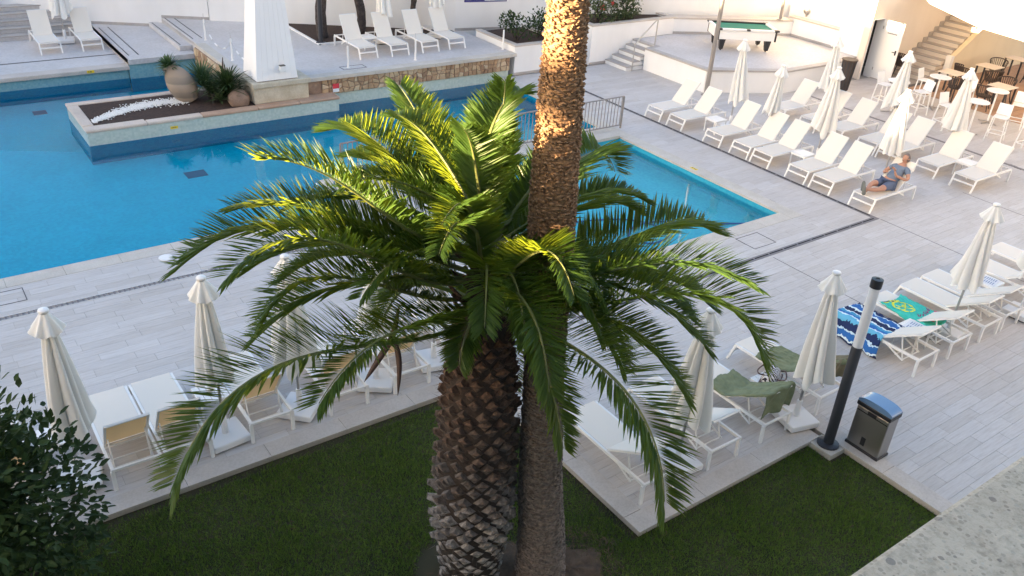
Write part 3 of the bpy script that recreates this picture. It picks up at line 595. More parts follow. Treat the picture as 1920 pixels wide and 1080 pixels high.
def shrub(name, label, c, rx, ry, h, n, lw, ll, mat, seed, cat='shrub', flowers=0, stems=5, lobes=6, parts=0):
    t = thing(name, label, cat, c); rg_ = random.Random(seed); m_ = MB(); fl_ = MB(); L = []
    cl = [(rg_.uniform(-.55, .55)*rx, rg_.uniform(-.55, .55)*ry, h*rg_.uniform(.35, .85), rg_.uniform(.3, .5)) for _ in range(lobes)]
    for i in range(n):
        cx, cy, cz, cr = cl[i % lobes]
        while True:
            d = Vector((rg_.uniform(-1, 1), rg_.uniform(-1, 1), rg_.uniform(-1, 1)))
            if .25 < d.length < 1: break
        p = Vector((cx+d.x*rx*cr*1.6, cy+d.y*ry*cr*1.6, cz+d.z*h*cr)); p.z = max(p.z, .03)
        q = (d+Vector((rg_.uniform(-.7, .7), rg_.uniform(-.7, .7), rg_.uniform(-.4, .8)))).normalized(); s_ = q.cross(Vector((rg_.uniform(-.3, .3), rg_.uniform(-.3, .3), 1))).normalized(); s_ = (s_+Vector((0, 0, rg_.uniform(-.5, .5)))).normalized(); nn = s_.cross(q)
        l_ = ll*rg_.uniform(.7, 1.15); w_ = lw*rg_.uniform(.8, 1.1)
        vs_ = [p, p+q*l_*.35+s_*w_, p+q*l_*.35-nn*w_*.25, p+q*l_*.35-s_*w_, p+q*l_*.75+s_*w_*.7, p+q*l_*.75-nn*w_*.2, p+q*l_*.75-s_*w_*.7, p+q*l_-nn*w_*.3]
        fs_ = [(0, 1, 2), (0, 2, 3), (1, 4, 5, 2), (2, 5, 6, 3), (4, 7, 5), (5, 7, 6)]
        L.append((vs_, fs_, rg_.random(), p.dot(Vector((-.5, -.7, .6)))))
    L.sort(key=lambda a: -a[3])
    for i, (vs_, fs_, tn, _) in enumerate(L):
        if i < parts: q_ = MB(); q_.add(vs_, fs_, 0, tn); q_.build('leaf', [mat], t)
        else: m_.add(vs_, fs_, 0, tn)
    o = m_.build('foliage', [mat], t); tag(o, kind='stuff')
    for k in range(stems):
        a = rg_.uniform(0, 6.28); cx, cy, cz, cr = cl[k % lobes]; MB().tube([(rx*.1*math.cos(a), ry*.1*math.sin(a), -.03), (cx*.5, cy*.5, cz*.5), (cx, cy, cz)], [.03, .02, .008], 6).build('branch', ['dark_bark'], t)
    if flowers:
        for k in range(flowers):
            cx, cy, cz, cr = cl[k % lobes]; fm_ = MB(); c0 = Vector((cx+rg_.uniform(-.5, .5)*rx*cr, -ry*.55+rg_.uniform(-.1, .2), cz+rg_.uniform(-.1, .4)*h*cr))
            for a in range(5): aa = a*1.257; fm_.add([c0, c0+Vector((math.cos(aa-.5)*.06, -.02, math.sin(aa-.5)*.06)), c0+Vector((math.cos(aa)*.09, -.03, math.sin(aa)*.09)), c0+Vector((math.cos(aa+.5)*.06, -.02, math.sin(aa+.5)*.06))], [(0, 1, 2, 3)])
            fm_.build('flower', ['flower_red'], t)
    return t
shrub('dark_shrub', 'dark green rounded shrub at the left end of the low planter', (17.45, 23.5, .9), .6, .6, .8, 520, .035, .10, 'shrub_leaf', 1)
shrub('dark_shrub', 'dark green shrub in the low planter just left of the tall palm trunk', (18.35, 23.5, .9), .55, .6, .85, 480, .035, .10, 'shrub_leaf', 2)
shrub('flowering_shrub', 'flowering shrub with red blossoms right of the tall palm trunk', (20.8, 23.3, 1.28), .75, .5, 1.05, 620, .04, .11, 'bright_shrub_leaf', 3, flowers=5)
shrub('flowering_shrub', 'tall thin shrub at the right end of the taller planter', (22.3, 23.5, 1.28), .75, .5, 1.0, 560, .04, .11, 'bright_shrub_leaf', 4)
shrub('ground_cover_shrub', 'low green shrub filling the front of the taller planter', (21.5, 23.1, 1.28), 1.3, .3, .35, 500, .035, .09, 'bright_shrub_leaf', 5, stems=2)
tag(mound('dry_thatch', 5.25, 5.28, .5, .38, .05, 'bare_earth', 8), 'heap of dry brown fibres at the foot of the tall palm', 'mulch', kind='stuff')

# platform with the pool table
pf = thing('platform', 'raised white walled platform carrying the pool table', 'platform', (24, 19.5, 0))
PP = [(21.55, 18.6), (23.0, 17.9), (24.1, 17.38), (26.6, 17.38), (28.15, 17.62), (28.6, 17.7), (28.6, 20.9), (24.0, 22.95), (24.0, 22.66), (22.0, 22.66), (22.0, 21.52), (21.55, 21.5)]
part(MB().prism(PP, 0, .70), 'platform_wall', ['white_stucco'], pf)
def grow(poly, d):
    c = Vector((sum(p[0] for p in poly)/len(poly), sum(p[1] for p in poly)/len(poly))); return [(p[0]+(d if p[0] > c.x else -d)*0, p[1]) for p in poly]
part(MB().prism([(21.52, 18.56), (23.0, 17.86), (24.1, 17.35), (26.6, 17.35), (28.15, 17.59), (28.6, 17.68), (28.6, 20.9), (24.0, 22.95), (24.0, 22.64), (21.99, 22.64), (21.99, 21.52), (21.52, 21.5)], .70, .76), 'platform_floor', ['step_tile'], pf)
part(MB().prism([(21.75, 18.8), (23.1, 18.1), (24.15, 17.58), (26.5, 17.58), (28.15, 17.8), (28.3, 17.8), (28.3, 20.8), (24.0, 22.6), (22.2, 22.6), (22.2, 21.4), (21.75, 21.3)], .76, .764), 'floor_tiles', ['terrace_tile'], pf)
lw = thing('low_wall', 'low white parapet wall with a ledge behind the pool table', 'wall', (26, 21, .76))
wall_seg(24.0, 22.66, 28.35, 20.68, .76, 1.30, .25, lw, 'parapet', 'white_stucco'); part(MB().box(28.36, 28.6, 18.57, 20.9, .76, 1.42), 'parapet', ['white_stucco'], lw)
wall_seg(23.9, 22.68, 28.3, 20.68, 1.30, 1.36, .5, lw, 'ledge', 'kerb_stone'); part(MB().box(28.33, 28.62, 18.57, 20.9, 1.42, 1.48), 'ledge', ['kerb_stone'], lw)
wall_seg(24.0, 22.64, 28.35, 20.66, .765, .85, .018, lw, 'skirting', 'step_tile'); part(MB().box(28.345, 28.36, 18.6, 20.7, .765, .85), 'skirting', ['step_tile'], lw)
sps = thing('platform_steps', 'white steps with grey treads leading up to the platform', 'stairs', (21.4, 22, 0))
for k in range(4):
    part(MB().box(20.8+.3*k, 21.99, 21.55, 22.64, .152*k+(.001 if k else 0), .152*(k+1)-.03), 'riser', ['white_stucco'], sps); part(MB().box(20.78+.3*k, 21.11+.3*k if k < 3 else 21.99, 21.53, 22.64, .152*(k+1)-.03, .152*(k+1)), 'tread', ['step_tile'], sps)
hr = thing('handrail', 'grey steel handrail on the right of the platform steps', 'handrail', (21.4, 21.5, 0))
part(MB().tube([(21.0, 21.47, 0), (21.0, 21.47, .95)], .022, 8), 'post', ['steel'], hr); part(MB().tube([(22.1, 21.62, .76), (22.1, 21.62, 1.68)], .022, 8), 'post', ['steel'], hr); part(MB().tube([(21.0, 21.47, .94), (22.1, 21.62, 1.68)], .022, 8), 'rail', ['steel'], hr)

# pool table
pt = thing('pool_table', 'white pool table with green cloth and black corners on the platform', 'pool table', (24.83, 20.15, .76), R(-31))
MB().box(-1.05, 1.05, -.60, .60, .42, .74).build('cabinet', ['white_metal'], pt, bevel=.015)
MB().box(-.98, .98, -.53, .53, .741, .752).build('playing_cloth', ['green_felt'], pt)
cu = MB(); cu.box(-.95, -.06, -.66, -.54, .742, .80).box(.06, .95, -.66, -.54, .742, .80).box(-.95, -.06, .54, .66, .742, .80, 1).box(.06, .95, .54, .66, .742, .80, 1).box(-1.1, -.985, -.5, .5, .742, .80).box(.985, 1.1, -.5, .5, .742, .80); cu.build('rail_cushion', ['white_metal', 'black_plastic'], pt, bevel=.01)
for (x, y) in ((-1.02, -.58), (1.02, -.58), (-1.02, .58), (1.02, .58)): MB().box(x-.09, x+.09, y-.09, y+.09, .742, .806).box(x-.035+(.005 if x > 0 else -.005), x+.035+(.005 if x > 0 else -.005), y-.035, y+.035, .40, .742).build('corner_pocket', ['black_plastic'], pt, bevel=.015)
for y in (-.60, .60): MB().box(-.07, .07, y-.07, y+.07, .742, .803).build('side_pocket', ['black_plastic'], pt, bevel=.015)
for (x, y) in ((-.82, -.45), (.82, -.45), (-.82, .45), (.82, .45)):
    lg = MB(); lg.add([(x-.11, y-.09, .42), (x+.11, y-.09, .42), (x+.11, y+.09, .42), (x-.11, y+.09, .42), (x-.06, y-.05, .06), (x+.06, y-.05, .06), (x+.06, y+.05, .06), (x-.06, y+.05, .06)], [(0, 1, 2, 3), (7, 6, 5, 4), (4, 5, 1, 0), (5, 6, 2, 1), (6, 7, 3, 2), (7, 4, 0, 3)]); o = lg.build('leg', ['black_plastic'], pt); MB().lathe([(.03, 0.03), (.05, .0), (.05, .03), (.02, .06)], 10, (x, y, .0)).build('foot', ['chrome'], o)

# tall grey poles and round wall lamps
def pole(label, x, y, z, h, rad, mat, lean=(0, 0)):
    t = thing('lamp_pole', label, 'pole', (x, y, z)); MB().tube([(0, 0, 0), (lean[0], lean[1], h)], [rad, rad*.75], 10).build('shaft', [mat], t, smooth=True, sharp=40); MB().lathe([(rad*2.2, 0), (rad*2.2, .02), (rad*1.3, .05)], 12).build('base_plate', [mat], t); return t
pole('tall grey pole rising in front of the platform corner left of the pool table', 21.42, 18.35, 0, 6.5, .075, 'grey_pole'); pole('thin grey pole standing at the corner of the walls behind the pool table', 27.75, 20.85, 1.365, 4, .06, 'grey_pole'); pole('dark pole in front of the left tree trunk in the mulch bed', 11.50, 25.98, .77, 5.0, .075, 'charcoal_metal')
for (x, y, z, lb) in ((28.60, 20.35, 1.75, 'round grey wall lamp beside the corner pole'), (28.60, 18.30, 1.80, 'round grey wall lamp nearest the door')):
    t = thing('wall_lamp', lb, 'wall lamp', (x, y, z)); Tm = Matrix.Rotation(R(-90), 4, 'Y'); MB().lathe([(.11, 0), (.13, .05), (.10, .10), (0, .11)], 16, T=Tm, cap=False).build('shade', ['steel'], t, smooth=True); MB().box(-.05, .03, -.02, .02, -.22, 0).build('bracket', ['steel'], t)
# information board
sg = thing('notice_board', 'wide navy and white information board on the back wall', 'sign', (17.6, 25.68, 0)); ang = math.atan2(-.65, 3.0); sg.rotation_euler.z = ang
def sb(x0, x1, z0, z1, y, mt, nm): MB().box(x0, x1, y-.004, y, z0, z1).build(nm, [mt], sg)
MB().box(-.80, .80, -.03, 0, 1.72, 2.60).build('board_frame', ['navy_paint'], sg); sb(-.77, -.05, 1.75, 2.57, -.031, 'navy_paint', 'navy_panel'); sb(-.04, .77, 1.76, 2.57, -.031, 'sign_white', 'white_panel')
for i, (x0, x1, z, h, mt) in enumerate([(-.45, -.08, 1.80, .06, 'sign_white'), (-.74, -.5, 1.86, .02, 'sign_white'), (-.74, -.5, 1.80, .02, 'sign_white'), (.05, .5, 1.85, .015, 'print_blue'), (.05, .45, 1.92, .015, 'print_blue'), (.05, .5, 2.0, .05, 'navy_paint'), (-.7, -.1, 2.1, .12, 'sign_white')]): sb(x0, x1, z, z+h, -.036, mt, 'lettering')
# tree trunks in the mulch bed
def trunk(label, x, y, z, pts, rad):
    t = thing('tree_trunk', label, 'tree', (x, y, z)); m_ = MB(); P = smooth_path(pts, 5); rg_ = random.Random(int(x*10)); m_.tube(P, [rad[0]+(rad[1]-rad[0])*i/(len(P)-1)+rg_.uniform(-.012, .012) for i in range(len(P))], 12); m_.build('trunk', ['dark_bark'], t, smooth=True); return t
tts = [trunk('thick dark tree trunk behind the dark pole in the mulch bed', 11.85, 26.6, .75, [(0, 0, 0), (-.03, .05, .8), (.05, .0, 1.8), (-.05, .1, 3.2), (0, 0, 4.5)], (.19, .13)), trunk('leaning dark tree trunk behind the first terrace lounger', 13.25, 26.7, .75, [(0, 0, 0), (.05, 0, .7), (-.15, .1, 1.7), (-.3, .2, 3.2), (-.3, .2, 4.5)], (.16, .1)), trunk('slim dark tree trunk between the second and third terrace loungers', 15.0, 26.3, .75, [(0, 0, 0), (.05, 0, .8), (.15, 0, 1.5), (.3, .1, 3.0), (.35, .1, 4.5)], (.10, .10))]
for i, t in enumerate(tts):
    m_ = MB(); rg_ = random.Random(50+i)
    for k in range(700):
        p = Vector((rg_.gauss(0, .9), rg_.gauss(0, .7), 4.7+rg_.gauss(0, .45))); q = Vector((rg_.uniform(-1, 1), rg_.uniform(-1, 1), rg_.uniform(-.5, .5))).normalized(); s_ = q.orthogonal().normalized()*.05
        m_.add([p, p+q*.12+s_, p+q*.26, p+q*.12-s_], [(0, 1, 2, 3)], 0, rg_.random())
    m_.build('crown', ['shrub_leaf'], t)

# rope posts on the terrace
for i, (x, y, lb) in enumerate([(8.34, 27.6, 'white rope post standing at the top of the low steps'), (8.30, 25.1, 'white rope post between the low steps and the tower'), (11.07, 23.15, 'white rope post at the terrace edge in front of the first lounger'), (13.33, 23.12, 'white rope post at the terrace edge in front of the third lounger'), (16.66, 23.16, 'white rope post at the right end of the terrace coping')]):
    t = thing('rope_post', lb, 'post', (x, y, .755)); MB().lathe([(.05, 0), (.05, .012), (.028, .02), (.028, .62), (.02, .64)], 10).build('post_shaft', ['white_metal'], t); MB().tube([(0, 0, .60), (0, 0, .82)], .006, 5).build('pin', ['steel'], t)
def rope(name, lb, a, b, sag):
    P = [Vector(a).lerp(Vector(b), i/16)-Vector((0, 0, sag*4*(i/16)*(1-i/16))) for i in range(17)]; t = thing(name, lb, 'rope', a); q = MB(); q.tube([p_-Vector(a) for p_ in P], .007, 5); q.build('cord', ['steel'], t)
    for i in (3, 6, 11): d = (P[i+1]-P[i]); MB().tube([P[i]-Vector(a), P[i]+d*1.3-Vector(a)], .022, 6).build('float', ['white_plastic'], t)
rope('barrier_rope', 'sagging barrier rope with white floats between the two posts left of the tower', (8.34, 27.6, 1.3), (8.30, 25.1, 1.3), .45); rope('barrier_rope', 'thin barrier rope sagging to the white tower from the nearest post', (8.30, 25.1, 1.3), (8.45, 23.3, 1.25), .3)
MB().box(10.85, 11.6, 23.30, 23.318, .751, .757).box(10.85, 11.6, 22.98, 22.998, .751, .757).box(10.85, 10.868, 22.998, 23.30, .751, .757).box(11.582, 11.6, 22.998, 23.30, .751, .757).build('hatch_frame', ['dark_joint'], ter)

# pool railing on the walkway
rl = thing('pool_railing', 'long grey steel railing on the walkway between the two pools', 'railing', (12, 17.2, .03))
X0, X1, YR = 7.93, 16.6, 17.12
MB().bar((X0-12, 0, .93), (X1-12, 0, .93), .045, .025).build('top_rail', ['grey_pole'], rl); MB().bar((X0-12, 0, .10), (X1-12, 0, .10), .03, .025).build('bottom_rail', ['grey_pole'], rl); rl.location = (12, YR, 0)
for i in range(5): x = X0-12+(X1-X0)*i/4; MB().bar((x, 0, .0), (x, 0, .92), .04, .04, (1, 0, 0)).build('post', ['grey_pole'], rl)
bmesh_bar = MB().bar((0, 0, .11), (0, 0, .92), .016, .016, (1, 0, 0)).mesh('baluster', ['grey_pole']); nb = 72
for i in range(nb):
    if i % 18 == 0 and i: continue
    o = bpy.data.objects.new('baluster', bmesh_bar); C.objects.link(o); o.parent = rl; o.location = (X0-12+(X1-X0)*(i+.5)/nb, 0, 0)
ld = thing('pool_ladder', 'chrome pool ladder at the near corner of the big pool', 'ladder', (6.95, 15.8, 0))
for s_ in (-.24, .24): MB().tube(smooth_path([(s_, -.32, .01), (s_, -.30, .5), (s_, -.12, .72), (s_, .10, .55), (s_, .16, 0), (s_, .16, -.8)], 5), .02, 8).build('rail', ['chrome'], ld, smooth=True)
for z in (-.25, -.5, -.75): MB().box(-.23, .23, .12, .2, z, z+.025).build('rung', ['chrome'], ld)
for (x, y, ry) in ((16.25, 13.87, 0),): MB().box(x-.05, x+.05, y-.11, y+.11, .0065, .010).box(x-.03, x+.03, y-.07, y-.05, .0101, .0125, 1).box(x-.03, x+.03, y-.02, y+.0, .0101, .0125, 1).box(x-.03, x+.03, y+.04, y+.07, .0101, .0125, 1).build('depth_marker', ['yellow_marker', 'ink'], cop)

# ------------------------------------------------------------------ stair building, door, awning
bd = thing('stair_building', 'cream building with an open white door and an outside staircase', 'building', (30, 17.4, 0))
wm = MB(); wm.box(28.2, 28.30, 17.35, 17.6, 0, 3.3).box(28.30, 28.92, 17.35, 17.6, 2.08, 3.3).box(28.92, 38, 17.35, 17.6, 0, 4.2); part(wm, 'wall', ['cream_stucco'], bd)
part(MB().box(28.27, 30.2, 18.44, 18.5, 0, 3.2).box(28.27, 28.295, 17.6, 18.44, 0, 3.2).box(30.2, 30.3, 17.6, 18.5, 0, 3.2).box(28.27, 30.3, 17.6, 18.5, 3.2, 3.28), 'dark_room', ['charcoal_metal'], bd); part(MB().box(28.20, 28.268, 17.602, 18.55, 0, 3.3).box(28.268, 28.62, 18.502, 18.55, 0, 3.3), 'wall', ['white_stucco'], bd)
part(MB().box(28.28, 28.31, 17.34, 17.62, 0, 2.1).box(28.91, 28.94, 17.34, 17.62, 0, 2.1).box(28.31, 28.91, 17.34, 17.62, 2.08, 2.11), 'door_frame', ['white_metal'], bd)
dl = part(MB().box(28.90, 28.94, 16.52, 17.34, .03, 2.07), 'door', ['white_metal'], bd)
def sub(mb_, name, mats, p, root, **kw):
    o = mb_.build(name, mats, p, **kw); o.matrix_parent_inverse = Matrix.Translation(Vector(root.location)).inverted() @ Matrix.Identity(4); o.matrix_parent_inverse = Matrix.Identity(4); return o
sub(MB().box(28.87, 28.9, 16.58, 16.62, .98, 1.14).box(28.85, 28.87, 16.58, 16.72, 1.06, 1.085), 'door_handle', ['black_plastic'], dl, bd); lt = MB(); y = 17.1
for i in range(11): lt.box(28.896, 28.8995, 16.72+.035*i, 16.742+.035*i, 1.64, 1.675)
sub(lt, 'lettering', ['ink'], dl, bd)
for z in (.3, 1.75): sub(MB().box(28.895, 28.9, 17.28, 17.32, z, z+.1), 'hinge', ['steel'], dl, bd)
NS = 15; sx, run, rise = 30.42, .285, .172
for k in range(NS):
    part(MB().box(sx+run*k, sx+run*NS, 16.12, 17.345, rise*k+(.001 if k else 0), rise*(k+1)-.03), 'stair_riser', ['cream_stucco'], bd); part(MB().box(sx+run*k-.02, sx+run*(k+1)+.01, 16.1, 17.345, rise*(k+1)-.03, rise*(k+1)), 'stair_tread', ['step_tile'], bd)
    part(MB().box(sx+run*k-.03, sx+run*(k+1)-.03, 17.325, 17.35, rise*(k+1), rise*(k+1)+.16), 'stair_skirting', ['step_tile'], bd)
sw = MB(); xs, xe = 31.65, sx+run*NS
sw.add([(xs, 15.9, 0), (37, 15.9, 0), (37, 15.9, 2.7), (xe, 15.9, 2.75), (xs, 15.9, .80), (xs, 16.08, 0), (37, 16.08, 0), (37, 16.08, 2.7), (xe, 16.08, 2.75), (xs, 16.08, .80)], [(0, 1, 2, 3, 4), (9, 8, 7, 6, 5), (0, 4, 9, 5), (4, 3, 8, 9), (3, 2, 7, 8), (2, 1, 6, 7), (1, 0, 5, 6)]); part(sw, 'stair_side_wall', ['sand_stucco'], bd)
part(MB().box(31.48, 31.65, 15.88, 16.10, 0, .86), 'end_post', ['white_stucco'], bd); part(MB().box(34.7, 44, 16.1, 17.34, 0, 2.5), 'under_stair_block', ['sand_stucco'], bd)
part(MB().box(28.15, 31.4, 17.28, 17.7, 3.3, 3.42).box(28.15, 29.0, 17.62, 21.2, 3.31, 3.42), 'wall_coping', ['white_stucco'], bd)
dp = thing('wall_chain', 'grey hanging chain on the white wall above the door corner', 'chain', (28.58, 17.85, 0))
for k in range(5): MB().tube([(-.03, 0, 2.5+.28*k), (-.03, .05, 2.6+.28*k), (-.03, 0, 2.74+.28*k), (-.03, -.05, 2.6+.28*k), (-.03, 0, 2.5+.28*k)], .012, 6).build('link', ['steel'], dp)
tf = MB(); i = 0; x = 28.9
trf = struct(MB().box(28.9, 44, 6, 16.1, -.02, .001).build('dining_floor', ['dark_joint']))
x = 28.9
while x < 37:
    y = 6.0
    while y < 15.9: tf.box(x+.01, x+.59, y+.008, y+.292, .001, .008, 0, random.random()); y += .3
    x += .6
tag(tf.build('floor_tile', ['terracotta_tile'], trf), kind='stuff')
aw = thing('awning', 'big bright white awning roof over the dining corner at the upper right', 'awning', (30, 13, 3)); aw_pts = [(28.97, 15.93, 3.0), (26.98, 13.06, 3.0), (26.60, 11.6, 3.0), (26.5, 9.6, 3.0), (38, 8, 4.6), (38, 17.3, 4.6), (30.2, 17.2, 3.2)]
am = MB(); n = len(aw_pts); c0 = (31.5, 12.5, 4.1); am.add([*aw_pts, c0], [(i, (i+1) % n, n) for i in range(n)]); am.add([*aw_pts, *[(a, b, c_-.12) for a, b, c_ in aw_pts]], [(i, n+i, n+(i+1) % n, (i+1) % n) for i in range(n)]); part(am, 'awning_sheet', ['awning_canvas'], aw)
for (x, y, z) in ((37.5, 8.6, 4.45), (37.5, 15.7, 4.5)): part(MB().bar((x, y, 0), (x, y, z), .07, .07, (1, 0, 0)), 'awning_post', ['white_metal'], aw)

# ------------------------------------------------------------------ sun loungers
LM = {}
def rbox(p0, p1, w, h): return MB().bar(p0, p1, w, h)
def lounger_proto(ang, L=1.80, hinge=1.03, bl=.80):
    root = thing('sun_lounger', 'x', 'sun lounger', (0, 0, 0)); W = .29; zr = .33; a = R(ang)
    fr = MB()
    for s_ in (-W, W): fr.bar((.10, s_, zr), (L+.02, s_, zr), .035, .045)
    fr.bar((.11, -W+.0175, zr), (.11, W-.0175, zr), .03, .03); fr.bar((L, -W+.0175, zr), (L, W-.0175, zr), .03, .03); fr.bar((.06, -W, .19), (.06, W, .19), .022, .04); fr.bar((hinge, -W+.0175, zr-.01), (hinge, W-.0175, zr-.01), .03, .025)
    fr.build('frame', ['white_metal'], root)
    for s_ in (-W-.004, W+.004): MB().bar((-.0, s_, 0), (.13, s_, zr+.02), .035, .04).build('leg', ['white_metal'], root); MB().bar((L, s_, 0), (L-.01, s_, zr-.022), .035, .05, (0, 1, 0)).build('leg', ['white_metal'], root)
    def seat(u_, v_): return Vector((.09+(hinge-.09)*u_, (-W+.02)+(2*W-.04)*v_, zr+.026-.012*math.sin(math.pi*v_)*math.sin(math.pi*u_)))
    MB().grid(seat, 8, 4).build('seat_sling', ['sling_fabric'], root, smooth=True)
    d = Vector((math.cos(a), 0, math.sin(a))); nn = Vector((-math.sin(a), 0, math.cos(a))); h0 = Vector((hinge, 0, zr+.02))
    bf = MB()
    for s_ in (-W+.03, W-.03): bf.bar(h0+Vector((0, s_, 0)), h0+d*bl+Vector((0, s_, 0)), .03, .03, nn)
    bf.bar(h0+d*bl+Vector((0, -W+.016, 0)), h0+d*bl+Vector((0, W-.016, 0)), .03, .03, nn); bf.build('back_frame', ['white_metal'], root)
    def back(u_, v_): p = h0+d*(bl*u_)+nn*(.018-.022*math.sin(math.pi*v_)*math.sin(math.pi*u_)); return Vector((p.x, (-W+.02)+(2*W-.04)*v_, p.z))
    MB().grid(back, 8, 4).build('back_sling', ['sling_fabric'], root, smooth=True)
    p1 = h0+d*(.42 if bl > .7 else .25); bx_, bz = min(p1.x+.12, L-.08), .15 if ang > 25 else .22; su = MB(); pts = []
    for s_ in (-W+.06, W-.06): su.tube([(p1.x, s_, p1.z-.02), (bx_, s_, bz)], .012, 6)
    su.tube([(bx_, -W+.06, bz), (bx_, W-.06, bz)], .012, 6); su.tube([(bx_-.14, -W+.05, bz+.03), (bx_-.14, W-.05, bz+.03)], .012, 6)
    for s_ in (-W+.04, W-.04): su.bar((hinge+.12, s_, zr-.03), (bx_+.02, s_, bz), .012, .03)
    su.build('back_support', ['white_metal'], root); return root
protos = {}
def lounger(ang, x, y, z, rz, label, group):
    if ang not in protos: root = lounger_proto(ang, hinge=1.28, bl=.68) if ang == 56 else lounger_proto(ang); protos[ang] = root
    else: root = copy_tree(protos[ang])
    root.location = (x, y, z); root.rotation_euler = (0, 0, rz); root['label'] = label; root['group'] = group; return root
G1 = 'white loungers in rows right of the small pool'
for y, lb in [(17.32, 'white lounger nearest the platform, first of the front row'), (16.42, 'white lounger second in the front row, just left of a small table'), (14.96, 'white lounger third in the front row, right of a small table'), (13.98, 'white lounger fourth in the front row, its right side against its neighbour'), (13.26, 'white lounger fifth in the front row, with a small table on its right'), (12.09, 'white lounger sixth in the front row, under a parasol pole'), (11.34, 'white lounger seventh in the front row, left of the man'), (10.17, 'white lounger with the man in grey lying on it, by the drain corner')]: lounger(rnd.choice((49, 51, 53)), 18.03, y, 0, rnd.uniform(-.012, .012), lb, G1)
for y, lb in [(15.72, 'white lounger at the left end of the back row, behind the short parasol'), (14.55, 'white lounger second in the back row, behind a parasol canopy'), (13.67, 'white lounger third in the back row, standing clear of the parasols'), (12.54, 'white lounger fourth in the back row, partly behind the sunlit parasol'), (11.86, 'white lounger just right of the sunlit parasol in the back row'), (10.70, 'white lounger second from the right in the back row, beside a small table'), (9.66, 'white lounger at the right end of the back row')]: lounger(rnd.choice((49, 51, 53)), 21.62, y, 0, rnd.uniform(-.012, .012), lb, G1)
G2 = 'white loungers with backs towards the lawn on the right'
for x, lb in [(13.02, 'white lounger with the blue striped towel'), (14.07, 'white lounger with the turquoise towel'), (15.10, 'empty white lounger beside the turquoise towel lounger'), (15.86, 'empty white lounger right of the parasol base in the towel row'), (17.27, 'white lounger beyond the table with a printed top'), (18.35, 'farthest white lounger of the towel row at the right edge')]: lounger(32, x, 7.19, 0, R(-90)+rnd.uniform(-.01, .01), lb, G2)
for x, lb in [(7.01, 'empty white lounger at the inner kerb corner under the hanging frond'), (8.28, 'empty white lounger between the frond and the parasol base'), (9.38, 'white lounger covered with an olive towel hanging over its back'), (10.66, 'white lounger with an olive towel behind the black lamp post')]: lounger(32, x, 7.40, 0, R(-90)+rnd.uniform(-.01, .01), lb, G2)
G3 = 'white loungers with tan backs along the left lawn kerb'
for x, lb in [(-.05, 'white lounger hidden behind the dark bush'), (1.36, 'white lounger with a tan back beside the dark bush'), (2.00, 'white lounger half covered by the tip of the long drooping frond'), (3.16, 'white lounger with a tan back between two parasol bases'), (4.33, 'white lounger behind the forked drooping frond'), (5.39, 'white lounger with a tan back left of the thick palm trunk'), (6.5, 'white lounger hidden behind the thick palm trunk')]: lounger(56, x, 11.15, 0, R(-90)+rnd.uniform(-.01, .01), lb, G3)
G4 = 'white loungers on the raised decks'
for x, y, z, lb in [(4.20, 29.45, .25, 'white lounger at the far left, left of the parasol base'), (5.38, 29.42, .25, 'white lounger at the far left, right of the parasol base'), (12.07, 23.75, .755, 'white lounger leftmost of the four on the terrace'), (13.14, 23.7, .755, 'white lounger second on the terrace, right of a small table'), (14.24, 23.7, .755, 'white lounger third of the four on the terrace'), (15.27, 23.75, .755, 'white lounger rightmost of the four on the terrace')]: lounger(57, x, y, z, R(90), lb, G4)

# small slatted side tables
stp_ = None
def side_table(x, y, z, label):
    global stp_
    if stp_ is None:
        stp_ = thing('side_table', label, 'table', (0, 0, 0), 0, 'small white side tables beside the loungers')
        for s_ in range(5): MB().box(-.2+.082*s_, -.2+.082*s_+.07, -.2, .2, .37, .39).build('slat', ['white_metal'], stp_)
        fr = MB(); fr.box(-.22, .22, -.22, -.2, .34, .392).box(-.22, .22, .2, .22, .34, .392).box(-.22, -.202, -.2, .2, .34, .392).box(.212, .23, -.2, .2, .34, .392); fr.build('frame', ['white_metal'], stp_)
        for a in (-.2, .2):
            for b in (-.2, .2): MB().bar((a, b, 0), (a, b, .34), .028, .028, (1, 0, 0)).build('leg', ['white_metal'], stp_)
        o = stp_
    else: o = copy_tree(stp_)
    o.location = (x, y, z); o['label'] = label; return o
side_table(18.95, 15.69, 0, 'small white table between the second and third loungers of the front row'); side_table(19.0, 12.66, 0, 'small white table in the front row under a parasol pole'); side_table(22.7, 10.17, 0, 'small white table between the last two loungers of the back row')
side_table(13.54, 6.0, 0, 'small white table with newspapers beside the striped towel lounger'); side_table(16.5, 6.25, 0, 'small white table with a printed top near the right edge'); side_table(9.98, 6.25, 0, 'small white table carrying the zebra patterned bag'); side_table(.62, 10.35, 0, 'small white slatted table beside the dark bush'); side_table(2.62, 10.25, 0, 'small white table behind the long drooping frond'); side_table(12.6, 24.9, .755, 'small white table between the first two terrace loungers')
for (x, y, lb) in ((13.54, 6.0, 'printed newspaper lying on the small table beside the striped towel'), (16.5, 6.25, 'pale printed sheet on the small table near the right edge')):
    t = thing('newspaper', lb, 'newspaper', (x, y, .394), .15); MB().box(-.17, .19, -.16, .15, 0, .006).build('sheet', ['paper'], t); m_ = MB()
    for i in range(6): m_.box(-.13, -.01, -.12+.04*i, -.10+.04*i, .0065, .0085); m_.box(.03, .15, -.12+.04*i, -.10+.04*i, .0065, .0085)
    m_.build('print', ['print_blue'], t)

